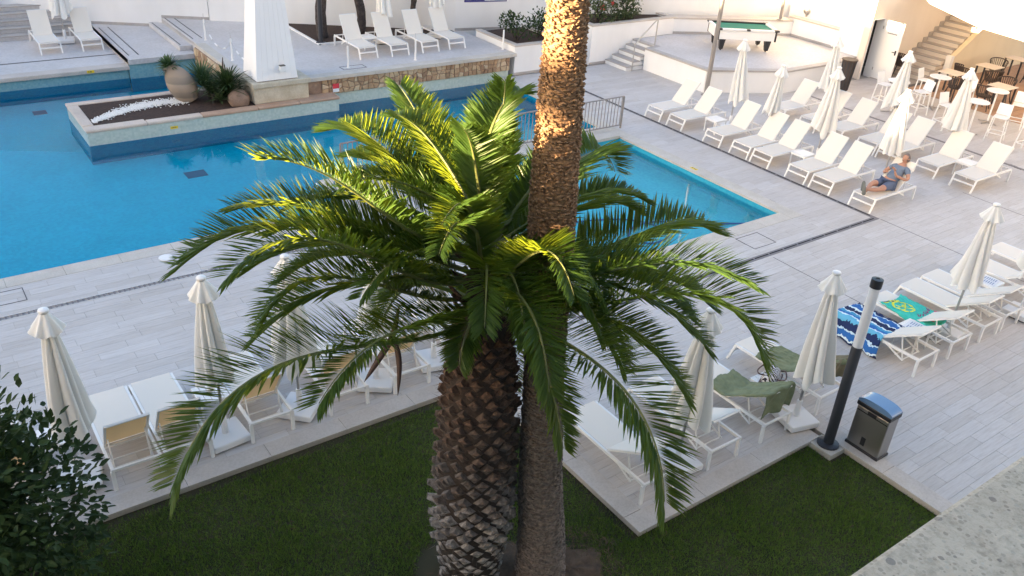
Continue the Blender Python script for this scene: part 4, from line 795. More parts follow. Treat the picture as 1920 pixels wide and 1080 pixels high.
# ------------------------------------------------------------------ closed parasols
def parasol_proto(seed, slab=True, h=2.6, zb=.98, Rb=.32):
    rg_ = random.Random(seed); t = thing('parasol', 'x', 'parasol')
    o = MB().tube([(0, 0, .05), (0, 0, h-.06)], .021, 8).build('pole', ['steel' if slab else 'white_metal'], t, smooth=True, sharp=40)
    np_ = 8; n = 96; Z = [0, .04, .1, .2, .32, .46, .62, .8, .92, 1.0]; zt = h-.12; m_ = MB(); ph = [rg_.uniform(0, 6.28) for _ in range(6)]; hem = [rg_.uniform(-.16, .18) for _ in range(np_)]; hem2 = [rg_.uniform(.75, 1.2) for _ in range(np_)]
    off = (rg_.uniform(-.08, .08), rg_.uniform(-.08, .08)); vs_ = []
    for zi, tz in enumerate(Z):
        Rr = .035+(Rb-.035)*(tz**.78)
        for j in range(n):
            a = 2*math.pi*j/n; u_ = (j/n*np_) % 1; k = int(j/n*np_) % np_
            fold = abs(math.sin(math.pi*u_+.25*math.sin(3*tz+ph[0])))**.7
            rr = Rr*(.48+.52*fold)*(1+(hem2[k]-1)*tz*.8)*(1+.06*math.sin(5*a+ph[1]+2*tz))
            a2 = a+.35*math.sin(tz*1.5+ph[2])*tz+.10*math.sin(4*a+ph[3])*tz
            zz = zt-(zt-zb)*tz-(hem[k]*(fold**2) if tz > .85 else 0)*(tz-.85)/.15
            vs_.append((rr*math.cos(a2)+off[0]*tz, rr*math.sin(a2)+off[1]*tz, zz))
    m_.add(vs_, [(i*n+j, (i+1)*n+j, (i+1)*n+(j+1) % n, i*n+(j+1) % n) for i in range(len(Z)-1) for j in range(n)]); m_.build('canopy', ['parasol_canvas'], t, smooth=True)
    m_ = MB(); vs_ = []; n = 48; Zc = [(0, .05), (.3, .09), (.7, .14), (1, .178)]
    for tz, rr0 in Zc:
        for j in range(n): a = 2*math.pi*j/n; fo = math.cos(8*a+ph[4]); rr = rr0*(1+.16*fo*tz); vs_.append((rr*math.cos(a), rr*math.sin(a), h-.055-.24*tz+.03*fo*tz))
    m_.add(vs_, [(i*n+j, (i+1)*n+j, (i+1)*n+(j+1) % n, i*n+(j+1) % n) for i in range(3) for j in range(n)]); m_.build('vent_cap', ['parasol_canvas'], t, smooth=True)
    MB().lathe([(0, -.05), (.058, -.045), (.062, -.02), (.055, -.008), (0, -.004)], 16, (0, 0, h), cap=False).build('finial', ['white_plastic'], t, smooth=True)
    rb = MB()
    for k in range(8): a = k*math.pi/4+.2; rb.bar((.03*math.cos(a), .03*math.sin(a), 1.75), (.11*math.cos(a), .11*math.sin(a), zb-.06), .012, .018)
    rb.build('rib', ['pale_wood'], t); MB().lathe([(.032, 0), (.038, .03), (.038, .16), (.03, .18)], 10, (0, 0, .93)).build('runner', ['white_plastic'], t)
    if slab: b_ = MB().box(-.26, .26, -.26, .26, .025, .13).build('base_slab', ['white_plastic'], t, bevel=.02); MB().lathe([(.05, .12), (.042, .40), (.036, .41)], 12).build('base_socket', ['white_plastic'], b_, smooth=True, sharp=40); MB().box(-.22, .22, -.22, .22, 0, .025).build('base_foot', ['dark_gap'], b_)
    return t
PR = [parasol_proto(1), parasol_proto(2, Rb=.28, zb=1.05), parasol_proto(3, Rb=.34, zb=.92), parasol_proto(4, True, 2.25, .9, .24), parasol_proto(5, Rb=.30, zb=.88)]; used = [False]*5; rpp = random.Random(44)
GP = 'closed cream parasols'
def parasol(k, x, y, z, rz, label):
    if k == 0 and rpp.random() < .5: k = 4
    o = PR[k] if not used[k] else copy_tree(PR[k]); used[k] = True; o.location = (x, y, z); o.rotation_euler = (R(rpp.uniform(-1.2, 1.2)), R(rpp.uniform(-1.2, 1.2)), rz+rpp.uniform(-.5, .5)); o['label'] = label; o['group'] = GP; return o
for k, x, y, z, rz, lb in [(0, .73, 9.76, 0, .1, 'closed parasol rising behind the dark bush at the left'), (1, 2.58, 9.62, 0, .45, 'closed parasol second from the left, beside the frond tips'), (2, 3.70, 9.68, 0, .75, 'closed parasol crossed by the fronds over the left loungers'), (0, 4.95, 9.72, 0, 1.1, 'closed parasol mostly hidden behind palm fronds above two brown spathes'), (1, 6.0, 9.75, 0, .2, 'closed parasol hidden behind the thick palm trunk'),
    (2, 7.66, 5.9, 0, .3, 'closed parasol under the right hand fronds by the kerb'), (0, 9.95, 5.66, 0, .15, 'closed parasol beside the olive towels next to the black lamp post'), (1, 14.58, 5.86, 0, .6, 'closed parasol standing between the towel loungers'), (2, 16.5, 5.5, 0, 1.2, 'closed parasol cut off by the right edge'),
    (0, 19.55, 15.65, 0, .5, 'closed parasol in front of the platform wall, left of the pool table leg'), (3, 19.5, 14.25, 0, .3, 'shortest closed parasol, in front of the platform wall'), (1, 22.7, 14.82, 0, .9, 'closed parasol standing highest before the platform end'), (2, 19.66, 12.68, 0, .2, 'closed parasol overlapping the one behind it beside the platform end'), (0, 23.22, 12.9, 0, 1.3, 'closed parasol in front of the outside staircase'), (1, 19.55, 10.62, 0, .4, 'brightly sunlit closed parasol beside the man on the lounger'), (2, 23.2, 11.04, 0, .8, 'closed parasol in front of the bar stools'),
    (0, 13.4, 25.35, .755, .3, 'closed parasol on the terrace between the first two loungers'), (1, 15.42, 25.35, .755, .6, 'closed parasol on the terrace behind the fourth lounger'), (2, 4.85, 30.75, .25, .1, 'closed parasol between the two far left loungers')]: parasol(k, x, y, z, rz, lb)

# ------------------------------------------------------------------ towels, bag
def cloth(name, label, cat, P, nu, nv, mat, uv=False, thick=.008):
    m_ = MB(); m_.grid(P, nu, nv); o = m_.build(name, [mat], smooth=True); tag(o, label, cat)
    if uv:
        ul = o.data.uv_layers.new(name='UVMap')
        for pg in o.data.polygons:
            for li in pg.loop_indices: vi = o.data.loops[li].vertex_index; ul.data[li].uv = ((vi % (nu+1))/nu, (vi // (nu+1))/nv)
    sm = o.modifiers.new('solid', 'SOLIDIFY'); sm.thickness = thick; sm.offset = 1; return o
def wr(x, y, s=1): return .010*math.sin(9*x+3*math.sin(4*y))*s+.007*math.sin(17*y+5*x)*s+.005*math.sin(31*x-12*y)*s
# N1: lies on the seat x 12.73..13.31, y 5.9..6.95, falls over the left side
def P1(u_, v_):
    s = 1.08*u_-.42; y = 5.95+1.05*v_+.10*math.sin(u_*3)+.12*(1-u_)*(.5-v_)
    if s < 0: d = -s; x = 12.715-.02-.10*min(d, .3)/.3-.03*math.sin(v_*14)*min(1, d*5); z = .375-d*.92-.02*math.sin(v_*9)
    else: x = 12.715+s; z = .375+.012+abs(wr(x*2, y*2))*1.1
    return Vector((x, y, max(z, .03)))
cloth('striped_towel', 'blue white and navy striped towel hanging over the side of a lounger', 'towel', P1, 60, 48, 'striped_towel', True)
tq = thing('turquoise_towel', 'turquoise towel with a yellow print spread on a lounger', 'towel', (14.07, 6.3, .36))
def P2(u_, v_):
    x = -.36+.74*u_+.06*v_; y = -.42+.98*v_-.10*math.sin(u_*3.3); z = .024+abs(wr(x*2+3, y*2))*1.3
    if x < -.30: z -= (-.30-x)*1.8
    if x > .32: z -= (x-.32)*1.8
    return Vector((x, y, z))
m_ = MB(); m_.grid(P2, 44, 44); o = m_.build('towel_cloth', ['turquoise_towel'], tq, smooth=True); sm = o.modifiers.new('solid', 'SOLIDIFY'); sm.thickness = .006; sm.offset = 1
def deco(pts, w_, mat, name='print'):
    m_ = MB(); P = smooth_path([(a, b, 0) for a, b in pts], 4); vs_ = []
    for i, p in enumerate(P):
        d = (P[min(i+1, len(P)-1)]-P[max(i-1, 0)]); d = Vector((-d.y, d.x, 0)).normalized()*w_/2
        for q in (p-d, p+d): r_ = P2(q.x, q.y); vs_.append(r_+Vector((0, 0, .0105)))
    m_.add(vs_, [(2*i, 2*i+1, 2*i+3, 2*i+2) for i in range(len(P)-1)]); m_.build(name, [mat], tq)
deco([(.12, .78), (.28, .92), (.5, .85), (.55, .68), (.4, .55), (.2, .6), (.12, .78)], .045, 'towel_yellow'); deco([(.2, .62), (.5, .8)], .03, 'towel_yellow'); deco([(.22, .82), (.45, .6)], .03, 'towel_yellow'); deco([(.05, .95), (.3, .97), (.5, .93)], .04, 'towel_yellow'); deco([(.3, .65), (.36, .78), (.42, .7)], .025, 'towel_yellow')
for i in range(5): a = .28+.12*i; deco([(a, .36), (a+.05, .44), (a+.02, .36), (a+.09, .40)], .022, 'towel_text', 'lettering')
for i in range(4): a = .40+.13*i; deco([(a, .12), (a, .24), (a+.07, .26), (a+.08, .13)], .030, 'towel_red', 'lettering')
deco([(.1, .985), (.35, .955), (.45, .985)], .03, 'ink')
def lounger_cloth(name, label, x0, x1, ya, yb, over, mat, seed, sidefall=.12):
    rg_ = random.Random(seed); hy, hz, an = 6.37, .35, R(32)    # hinge, back rises towards -Y
    def P(u_, v_):
        x = x0+(x1-x0)*u_; s = v_*((ya-hy)+.80+over)     # travel from the foot end towards the head
        if s < ya-hy: y = ya-s; z = .372
        elif s < ya-hy+.80: q = s-(ya-hy); y = hy-q*math.cos(an); z = .372+q*math.sin(an)
        else: q = s-(ya-hy)-.80; y = hy-.80*math.cos(an)-.03-.04*math.sin(u_*11+seed)*min(1, q*6); z = .372+.80*math.sin(an)-q
        wv_ = wr(x*1.3+seed, y*1.1)*.55+.006*math.sin(40*x+22*y+seed)+.005*math.sin(25*y-33*x+2*math.sin(9*x)); e = max(0, x0+sidefall-x)+max(0, x-(x1-sidefall)); z += abs(wv_)+.020-e*1.5*(.6+.4*math.sin(v_*9+seed))
        x += .03*math.sin(v_*8+seed)
        return Vector((x, y+.02*math.sin(u_*13+seed), max(z, .03)))
    return cloth(name, label, 'towel', P, 40, 64, mat)
lounger_cloth('olive_towel', 'crumpled olive green towel draped over the lounger left of the zebra bag', 9.05, 9.71, 6.75, 5.6, .40, 'green_blanket', 2, .03); lounger_cloth('olive_towel', 'olive green towel draped over the lounger right of the parasol pole', 10.33, 10.99, 6.85, 5.6, .08, 'green_blanket', 5, .03); lounger_cloth('brown_towel', 'small brown towel hanging over the lounger back behind the black lamp post', 10.62, 11.1, 6.1, 5.6, .30, 'brown_blanket', 8, .02)
bg_ = thing('beach_bag', 'zebra striped bag with brown straps on the small table', 'bag', (9.98, 6.25, .394), R(25)); vs_ = []
for k, (sx_, sy_, z) in enumerate([(.20, .12, 0), (.23, .14, .06), (.22, .12, .13), (.15, .07, .19)]):
    for j in range(16): a = j*math.pi/8; vs_.append((sx_*math.copysign(abs(math.cos(a))**.7, math.cos(a)), sy_*math.copysign(abs(math.sin(a))**.7, math.sin(a)), z+.008*math.sin(5*a)))
m_ = MB(); m_.add(vs_, [(i*16+j, i*16+(j+1) % 16, (i+1)*16+(j+1) % 16, (i+1)*16+j) for i in range(3) for j in range(16)]+[tuple(range(15, -1, -1)), tuple(48+j for j in range(16))]); m_.build('bag_body', ['zebra_cloth'], bg_, smooth=True)
MB().box(-.235, .235, -.145, .145, .005, .05).build('bag_base', ['brown_leather'], bg_, bevel=.03)
for s_ in (-1, 1): MB().tube(smooth_path([(-.12, s_*.1, .14), (-.16, s_*.17, .16), (0, s_*.22, .12), (.16, s_*.17, .14), (.12, s_*.1, .15)], 5), .012, 6).build('strap', ['brown_leather'], bg_, smooth=True)

# ------------------------------------------------------------------ black lamp bollard and bin
lp = thing('lamp_post', 'black post with a long white tube lamp and black cap at the lawn corner', 'lamp post', (9.97, 5.05, LZ)); lp.rotation_euler = (R(-1.2), R(1.2), 0)
MB().box(-.20, .20, -.20, .20, -.12, .085).build('concrete_foot', ['concrete'], lp, bevel=.01); MB().lathe([(.16, .085), (.16, .11), (.09, .13)], 20).build('flange', ['charcoal_metal'], lp)
MB().lathe([(.075, .11), (.075, 1.78), (.07, 1.79)], 24).build('shaft', ['charcoal_metal'], lp, smooth=True, sharp=30); MB().lathe([(.068, 1.79), (.068, 2.72)], 24).build('tube_lamp', ['lamp_diffuser'], lp, smooth=True, sharp=30)
MB().lathe([(.078, 2.72), (.080, 2.80), (.078, 2.845), (.03, 2.85), (.03, 2.84), (0, 2.84)], 24, cap=False).build('cap', ['black_plastic'], lp, smooth=True, sharp=30)
bn = thing('litter_bin', 'steel litter bin with a domed lid coloured like reflected sky and black rims beside the lamp post', 'bin', (10.37, 4.68, .012), 0)
bb = MB(); bb.prism([(-.13, -.26), (.13, -.26), (.13, .26), (-.13, .26)], .04, .70); bb.build('bin_body', ['brushed_steel'], bn, bevel=.015)
MB().box(-.145, .145, -.275, .275, 0, .045).build('bottom_rim', ['black_plastic'], bn, bevel=.01); MB().box(-.145, .145, -.275, .275, .70, .775).build('top_rim', ['black_plastic'], bn, bevel=.015)
ldm = MB(); nn_ = 10; vs_ = []
for j in range(nn_+1):
    yy = -.27+.54*j/nn_; zz = .776+.085*math.sqrt(max(0, 1-(abs(yy)/.285)**2.6)); vs_ += [(-.14, yy, .775), (-.13, yy, zz), (.13, yy, zz), (.14, yy, .775)]
ldm.add(vs_, [(j*4+a, j*4+a+1, (j+1)*4+a+1, (j+1)*4+a) for j in range(nn_) for a in range(3)]+[(3, 2, 1, 0), (nn_*4, nn_*4+1, nn_*4+2, nn_*4+3)]); ldm.build('lid', ['bin_lid_sky'], bn, smooth=True, sharp=35)
MB().box(-.150, -.1455, -.07, .07, .64, .70).build('handle_slot', ['black_plastic'], bn, bevel=.01); MB().box(-.134, -.130, -.02, .05, .10, .24).build('lock_plate', ['black_plastic'], bn); MB().box(-.132, -.1302, -.245, .245, .62, .635).build('seam', ['dark_gap'], bn)

# ------------------------------------------------------------------ bar furniture
def bar_table_proto():
    t = thing('bar_table', 'x', 'table'); MB().lathe([(.32, 0), (.33, .012), (.33, .028), (.32, .035)], 32, (0, 0, 1.02)).build('tabletop', ['white_plastic'], t, smooth=True, sharp=30); MB().tube([(0, 0, .05), (0, 0, 1.02)], .028, 10).build('column', ['white_metal'], t, smooth=True, sharp=30)
    for k in range(4): a = k*math.pi/2+.5; MB().bar((0, 0, .06), (.30*math.cos(a), .30*math.sin(a), .025), .045, .03).build('foot', ['steel'], t)
    return t
bt = bar_table_proto()
for i, (x, y, rz, lb) in enumerate([(27.62, 14.1, .2, 'round white bar table in front of the staircase end post'), (27.93, 12.35, 1.0, 'round white bar table nearest the right edge'), (26.13, 12.0, .5, 'round white bar table behind the parasol by the bar stools'), (25.75, 14.4, .1, 'round white bar table behind the parasol near the open door')]): o = bt if i == 0 else copy_tree(bt); o.location = (x, y, 0); o.rotation_euler.z = rz; o['label'] = lb; o['group'] = 'round white bar tables'
def stool_proto():
    t = thing('bar_stool', 'x', 'bar stool'); MB().box(-.20, .20, -.20, .20, .70, .73).build('seat', ['white_plastic'], t, bevel=.012)
    q = MB(); q.add([(-.20, .17, .74), (.20, .17, .74), (.20, .195, .74), (-.20, .195, .74), (-.19, .25, 1.06), (.19, .25, 1.06), (.19, .27, 1.06), (-.19, .27, 1.06)], [(3, 2, 1, 0), (4, 5, 6, 7), (0, 1, 5, 4), (1, 2, 6, 5), (2, 3, 7, 6), (3, 0, 4, 7)]); q.build('backrest', ['white_plastic'], t, bevel=.01)
    for a in (-1, 1):
        for b in (-1, 1): MB().bar((a*.23, b*.23, 0), (a*.18, b*.18, .70), .03, .03, (1, 0, 0)).build('leg', ['white_metal'], t)
    MB().bar((-.215, -.215, .25), (.215, -.215, .25), .022, .022).bar((-.215, .215, .25), (.215, .215, .25), .022, .022).bar((-.215, -.2, .25), (-.215, .2, .25), .022, .022).bar((.215, -.2, .25), (.215, .2, .25), .022, .022).build('foot_rail', ['white_metal'], t); return t
so = stool_proto()
for i, (x, y, rz, lb) in enumerate([(26.15, 15.05, 0, 'white bar stool behind the parasol nearest the open door'), (26.55, 14.0, -1.9, 'white bar stool tilted face on between two round tables'), (28.0, 14.75, .1, 'white bar stool behind the round table at the stairs'), (28.25, 13.45, -1.35, 'white bar stool right of the round table at the stairs'), (25.95, 12.75, -.2, 'white bar stool standing behind the rightmost parasol canopy'), (26.45, 11.35, -1.3, 'white bar stool in front of the table by the rightmost parasol'), (28.35, 11.75, -1.2, 'white bar stool right of the round table nearest the edge'), (26.3, 10.35, -.1, 'white bar stool cut off by the right edge')]): o = so if i == 0 else copy_tree(so); o.location = (x, y, 0); o.rotation_euler.z = rz; o['label'] = lb; o['group'] = 'white bar stools'
def dtable_proto():
    t = thing('dining_table', 'x', 'table'); MB().box(-.36, .36, -.36, .36, .72, .75).build('tabletop', ['pale_wood'], t, bevel=.01)
    for a in (-.3, .3):
        for b in (-.3, .3): MB().bar((a, b, 0), (a, b, .72), .05, .05, (1, 0, 0)).build('leg', ['charcoal_metal'], t)
    return t
do = dtable_proto()
for i, (x, y, lb) in enumerate([(32.1, 14.75, 'square pale wood table in the middle under the sand coloured wall'), (34.4, 14.9, 'square pale wood table farthest back at the right edge'), (29.85, 13.1, 'square table with a light top beside the round table nearest the edge'), (29.8, 14.85, 'square table at the foot of the sand coloured wall behind the round table')]): o = do if i == 0 else copy_tree(do); o.location = (x, y, .008); o['label'] = lb; o['group'] = 'square dining tables'
def chair_proto():
    t = thing('wicker_chair', 'x', 'chair'); MB().lathe([(.0, 0), (.24, 0), (.25, .02), (.23, .045), (0, .05)], 20, (0, 0, .42), cap=False).build('seat', ['wicker'], t)
    q = MB(); n = 16
    for k in range(n+1):
        a = R(-20)+R(220)*k/n; p0 = Vector((.24*math.cos(a), .24*math.sin(a), .46)); hh = .74+.08*math.sin(max(0, min(math.pi, (a+.35)*.82))); p1 = Vector((.30*math.cos(a), .30*math.sin(a), hh)); q.bar(p0, p1, .05, .012, (0, 0, 1))
    q.build('backrest', ['wicker'], t); MB().tube([(.30*math.cos(R(-20)+R(220)*k/n), .30*math.sin(R(-20)+R(220)*k/n), .74+.08*math.sin(max(0, min(math.pi, (R(-20)+R(220)*k/n+.35)*.82)))) for k in range(n+1)], .018, 6).build('arm_rail', ['wicker'], t, smooth=True)
    for a in (-1, 1):
        for b in (-1, 1): MB().bar((a*.24, b*.24, 0), (a*.16, b*.16, .43), .028, .028, (1, 0, 0)).build('leg', ['charcoal_metal'], t)
    return t
co_ = chair_proto()
for i, (x, y, rz, lb) in enumerate([(30.95, 15.1, .9, 'dark wicker chair behind the rightmost parasol top at the sand wall'), (31.45, 14.25, 2.6, 'dark wicker chair in front of the middle square table'), (33.1, 14.95, -1.0, 'dark wicker chair between the middle table and the farthest table'), (29.2, 14.3, 2.8, 'dark wicker chair under the table behind the round table at the stairs'), (29.2, 13.3, 1.9, 'dark wicker chair left of the light square table'), (30.7, 13.4, -1.4, 'dark wicker chair right of the light square table'), (34.2, 14.1, 2.9, 'dark wicker chair in front of the farthest table'), (30.1, 16.9, .5, 'dark wicker chair at the foot of the stairs behind the open door')]): o = co_ if i == 0 else copy_tree(co_); o.location = (x, y, .008 if y < 16 and x > 28.9 else 0); o.rotation_euler.z = rz; o['label'] = lb; o['group'] = 'dark wicker chairs'
t = thing('draped_chair', 'chair under a dark teal cloth with a white bundle at the right edge', 'chair', (31.6, 12.75, .008)); q = MB(); vs_ = []
for k, (rr, z) in enumerate([(.36, 0), (.33, .3), (.30, .6), (.22, .85), (.05, .92)]):
    for j in range(16): a = j*math.pi/8; w_ = 1+.08*math.sin(4*a+k); vs_.append((rr*w_*math.cos(a), rr*w_*math.sin(a), z))
q.add(vs_, [(i*16+j, i*16+(j+1) % 16, (i+1)*16+(j+1) % 16, (i+1)*16+j) for i in range(4) for j in range(16)]+[tuple(64+j for j in range(16))]); q.build('drape', ['teal_cloth'], t, smooth=True); MB().lathe([(0, .90), (.12, .92), (.13, 1.0), (.06, 1.06), (0, 1.06)], 12, cap=False).build('bundle', ['white_plastic'], t, smooth=True)
t = thing('tall_basket_planter', 'tall dark wicker stand with a round top behind the parasols by the platform end', 'stand', (26.5, 16.75, 0)); q = MB(); q.lathe([(.15, 0), (.22, 1.0), (.22, 1.03)], 12); q.build('basket', ['wicker'], t); MB().lathe([(.27, 1.03), (.27, 1.06)], 24).build('tray', ['wicker'], t)
for k in range(12): a = k*math.pi/6; MB().bar((.152*math.cos(a), .152*math.sin(a), .02), (.222*math.cos(a), .222*math.sin(a), 1.0), .03, .02).build('slat', ['charcoal_metal'], t)

# ------------------------------------------------------------------ the man
def skin_body(name, joints, edges, mat, parent, sub=2, root=0, mat_fn=None):
    me = bpy.data.meshes.new(name); me.from_pydata([j[0] for j in joints], edges, []); ob = bpy.data.objects.new(name, me); C.objects.link(ob)
    sm_ = ob.modifiers.new('skin', 'SKIN'); sm_.use_smooth_shade = True
    for i, j in enumerate(joints):
        rr = j[1] if isinstance(j[1], tuple) else (j[1], j[1]); me.skin_vertices[0].data[i].radius = rr; me.skin_vertices[0].data[i].use_root = (i == root)
    ss_ = ob.modifiers.new('sub', 'SUBSURF'); ss_.levels = sub; ss_.render_levels = sub
    dg = bpy.context.evaluated_depsgraph_get(); nm = bpy.data.meshes.new_from_object(ob.evaluated_get(dg)); ob.modifiers.clear(); ob.data = nm; bpy.data.meshes.remove(me)
    nm.materials.clear(); nm.materials.append(MATS[mat])
    for p_ in nm.polygons: p_.use_smooth = True
    ob.parent = parent; nm.name = name; return ob
pm = thing('person', 'man with short grey hair in grey t-shirt and shorts lying on a lounger', 'person', (18.82, 10.17, .372))
# local x: towards the head of the lounger, y: across, z up; hinge at x=.06
J = [((.18, 0, .11), (.15, .13)), ((.34, 0, .25), (.15, .13)), ((.50, 0, .42), (.16, .12)), ((.60, 0, .55), (.11, .09)), ((.655, 0, .64), .055), ((.685, .0, .70), .052),
     ((.10, .10, .09), .095), ((-.22, .12, .15), .080), ((-.36, .12, .13), .055), ((-.50, .07, .09), .055), ((-.74, .01, .05), .036),
     ((.10, -.10, .09), .095), ((-.22, -.12, .10), .080), ((-.38, -.11, .09), .055), ((-.52, -.05, .10), .055), ((-.74, .04, .13), .036),
     ((.57, .20, .49), .062), ((.46, .31, .33), .044), ((.40, .29, .30), .042), ((.22, .16, .40), .032), ((.17, .13, .43), .026),
     ((.57, -.20, .49), .062), ((.44, -.33, .33), .044), ((.38, -.30, .31), .042), ((.20, -.14, .41), .032), ((.14, -.11, .46), .026)]
E_ = [(0, 1), (1, 2), (2, 3), (3, 4), (4, 5), (0, 6), (6, 7), (7, 8), (8, 9), (9, 10), (0, 11), (11, 12), (12, 13), (13, 14), (14, 15), (3, 16), (16, 17), (17, 18), (18, 19), (19, 20), (3, 21), (21, 22), (22, 23), (23, 24), (24, 25)]
J = [((a, b, .11+(c-.11)*.78 if a > .15 else c), r_) for (a, b, c), r_ in J]
body = skin_body('body', J, E_, 'skin', pm)
g_ = lambda r_, k=.012: tuple(a+k for a in r_) if isinstance(r_, tuple) else r_+k
sh = [(J[0][0], (.165, .145)), (J[1][0], (.172, .158)), (J[2][0], (.178, .138)), (J[3][0], (.125, .105)), (J[16][0], .078), ((.50, .26, .34), .062), (J[21][0], .078), ((.49, -.28, .34), .062)]
skin_body('t_shirt', sh, [(0, 1), (1, 2), (2, 3), (3, 4), (4, 5), (3, 6), (6, 7)], 'shirt_cloth', pm)
so_ = [((.20, 0, .12), (.160, .142)), ((.10, .10, .10), .112), ((-.08, .115, .13), .102), ((-.20, .12, .15), .094), ((.10, -.10, .10), .112), ((-.08, -.115, .105), .102), ((-.20, -.12, .105), .094)]
skin_body('shorts', so_, [(0, 1), (1, 2), (2, 3), (0, 4), (4, 5), (5, 6)], 'shorts_cloth', pm)
hd = MB(); hc = Vector((.69, 0, .655)); nx, ny = 24, 16; vs_ = []
fw = Vector((-.93, .22, .28)).normalized(); upv = Vector((.30, .0, .95)); upv = (upv-fw*upv.dot(fw)).normalized(); sdv = fw.cross(upv)
for j in range(ny+1):
    th = math.pi*j/ny
    for i in range(nx):
        ph_ = 2*math.pi*i/nx; X, Y, Z = math.sin(th)*math.cos(ph_), math.sin(th)*math.sin(ph_), math.cos(th)
        rr = Vector((.098*X, .078*Y, .118*Z))
        if Z < 0: rr.y *= 1-.28*(-Z); rr.x *= 1-.05*(-Z)
        nose = math.exp(-((Y/.16)**2+((Z+.12)/.17)**2))*max(0, X); rr.x += .030*nose*(1 if Z < .05 else .6)
        brow = math.exp(-((Z-.22)/.08)**2)*max(0, X)*.006; eye = math.exp(-(((abs(Y)-.38)/.14)**2+((Z-.08)/.10)**2))*max(0, X)*.010; mouth = math.exp(-((Y/.3)**2+((Z+.50)/.05)**2))*max(0, X)*.006; chin = math.exp(-((Y/.25)**2+((Z+.80)/.15)**2))*max(0, X)*.010
        rr.x += brow-eye-mouth+chin; vs_.append(hc+fw*rr.x+sdv*rr.y+upv*rr.z)
hd.add(vs_, [(j*nx+i, j*nx+(i+1) % nx, (j+1)*nx+(i+1) % nx, (j+1)*nx+i) for j in range(ny) for i in range(nx)])
for s_ in (-1, 1):
    e0 = hc+sdv*s_*.078; hd.lathe([(.004, -.004), (.020, 0), (.024, .008), (.012, .016), (0, .012)], 10, T=Matrix.Translation(e0) @ sdv.rotation_difference(sdv).to_matrix().to_4x4() @ (Vector((0, 0, 1)).rotation_difference(sdv*s_)).to_matrix().to_4x4(), cap=False)
head = hd.build('head', ['skin'], pm, smooth=True)
for s_ in (-1, 1): MB().lathe([(0, -.009), (.009, 0), (0, .009)], 8, hc+fw*.086+sdv*s_*.030+upv*.012, cap=False).build('eye', ['eye_dark'], head, smooth=True)
mq = MB(); mq.tube([hc+fw*.090+sdv*s_*.024-upv*.060 for s_ in (-1, 0, 1)], .0045, 6); mq.build('mouth', ['brown_leather'], head)
hm = MB(); vs_ = []
for j in range(10):
    th = math.pi*.62*j/9
    for i in range(24):
        ph_ = 2*math.pi*i/24; X, Y, Z = math.sin(th)*math.cos(ph_), math.sin(th)*math.sin(ph_), math.cos(th)
        lim = 1.0; rr = Vector((.104*X-.006, .083*Y, .124*Z)); 
        if X > .35 and Z < .55: rr = rr*.90
        vs_.append(hc+fw*rr.x+sdv*rr.y+upv*rr.z)
hm.add(vs_, [(j*24+i, j*24+(i+1) % 24, (j+1)*24+(i+1) % 24, (j+1)*24+i) for j in range(9) for i in range(24)]); hm.build('hair', ['grey_hair'], pm, smooth=True)
def hand(wrist, dirv, side, nm):
    wv_ = Vector(wrist); dv = Vector(dirv).normalized(); sv = Vector(side); sv = (sv-dv*sv.dot(dv)).normalized(); nv_ = dv.cross(sv)
    Jh = [(wv_, .024), (wv_+dv*.045, (.036, .018)), (wv_+dv*.085, (.038, .016))]; Eh = [(0, 1), (1, 2)]
    for k in range(4):
        o_ = (k-1.5)*.019; L_ = (.034, .040, .037, .028)[k]; a0 = wv_+dv*.085+sv*o_; b0 = a0+dv*L_-nv_*.008; c0 = b0+dv*L_*.55-nv_*.022; i0 = len(Jh); Jh += [(a0, .0095), (b0, .0085), (c0, .0075)]; Eh += [(2, i0), (i0, i0+1), (i0+1, i0+2)]
    a0 = wv_+dv*.03+sv*.034; i0 = len(Jh); Jh += [(a0, .012), (a0+dv*.03+sv*.020-nv_*.01, .0105), (a0+dv*.055+sv*.018-nv_*.02, .009)]; Eh += [(1, i0), (i0, i0+1), (i0+1, i0+2)]
    skin_body(nm, Jh, Eh, 'skin', pm, 1)
hand((.17, .13, .36), (-.6, -.5, .45), (0, .6, .6), 'hand'); hand((.14, -.11, .46), (-.35, .35, .8), (0, -.5, .4), 'hand')
for (a, y, z, tl) in ((-.76, .00, .06, .05), (-.76, .05, .145, -.05)):
    q = MB(); vs_ = []; up1 = Vector((-.25, tl, 1)).normalized(); 
    for k, (t_, w_, h_) in enumerate([(-.06, .032, .035), (-.03, .045, .055), (.05, .042, .05), (.12, .048, .035), (.18, .040, .024), (.205, .02, .015)]):
        for j in range(12): b = j*math.pi/6; vs_.append(Vector((a, y, z))+up1*t_+Vector((0, 1, 0))*w_*math.cos(b)+Vector((-1, 0, -.25))*(.01+h_*math.sin(b)))
    q.add(vs_, [(i*12+j, i*12+(j+1) % 12, (i+1)*12+(j+1) % 12, (i+1)*12+j) for i in range(5) for j in range(12)]+[tuple(range(11, -1, -1)), tuple(60+j for j in range(12))]); q.build('shoe', ['shoe_cloth'], pm, smooth=True)

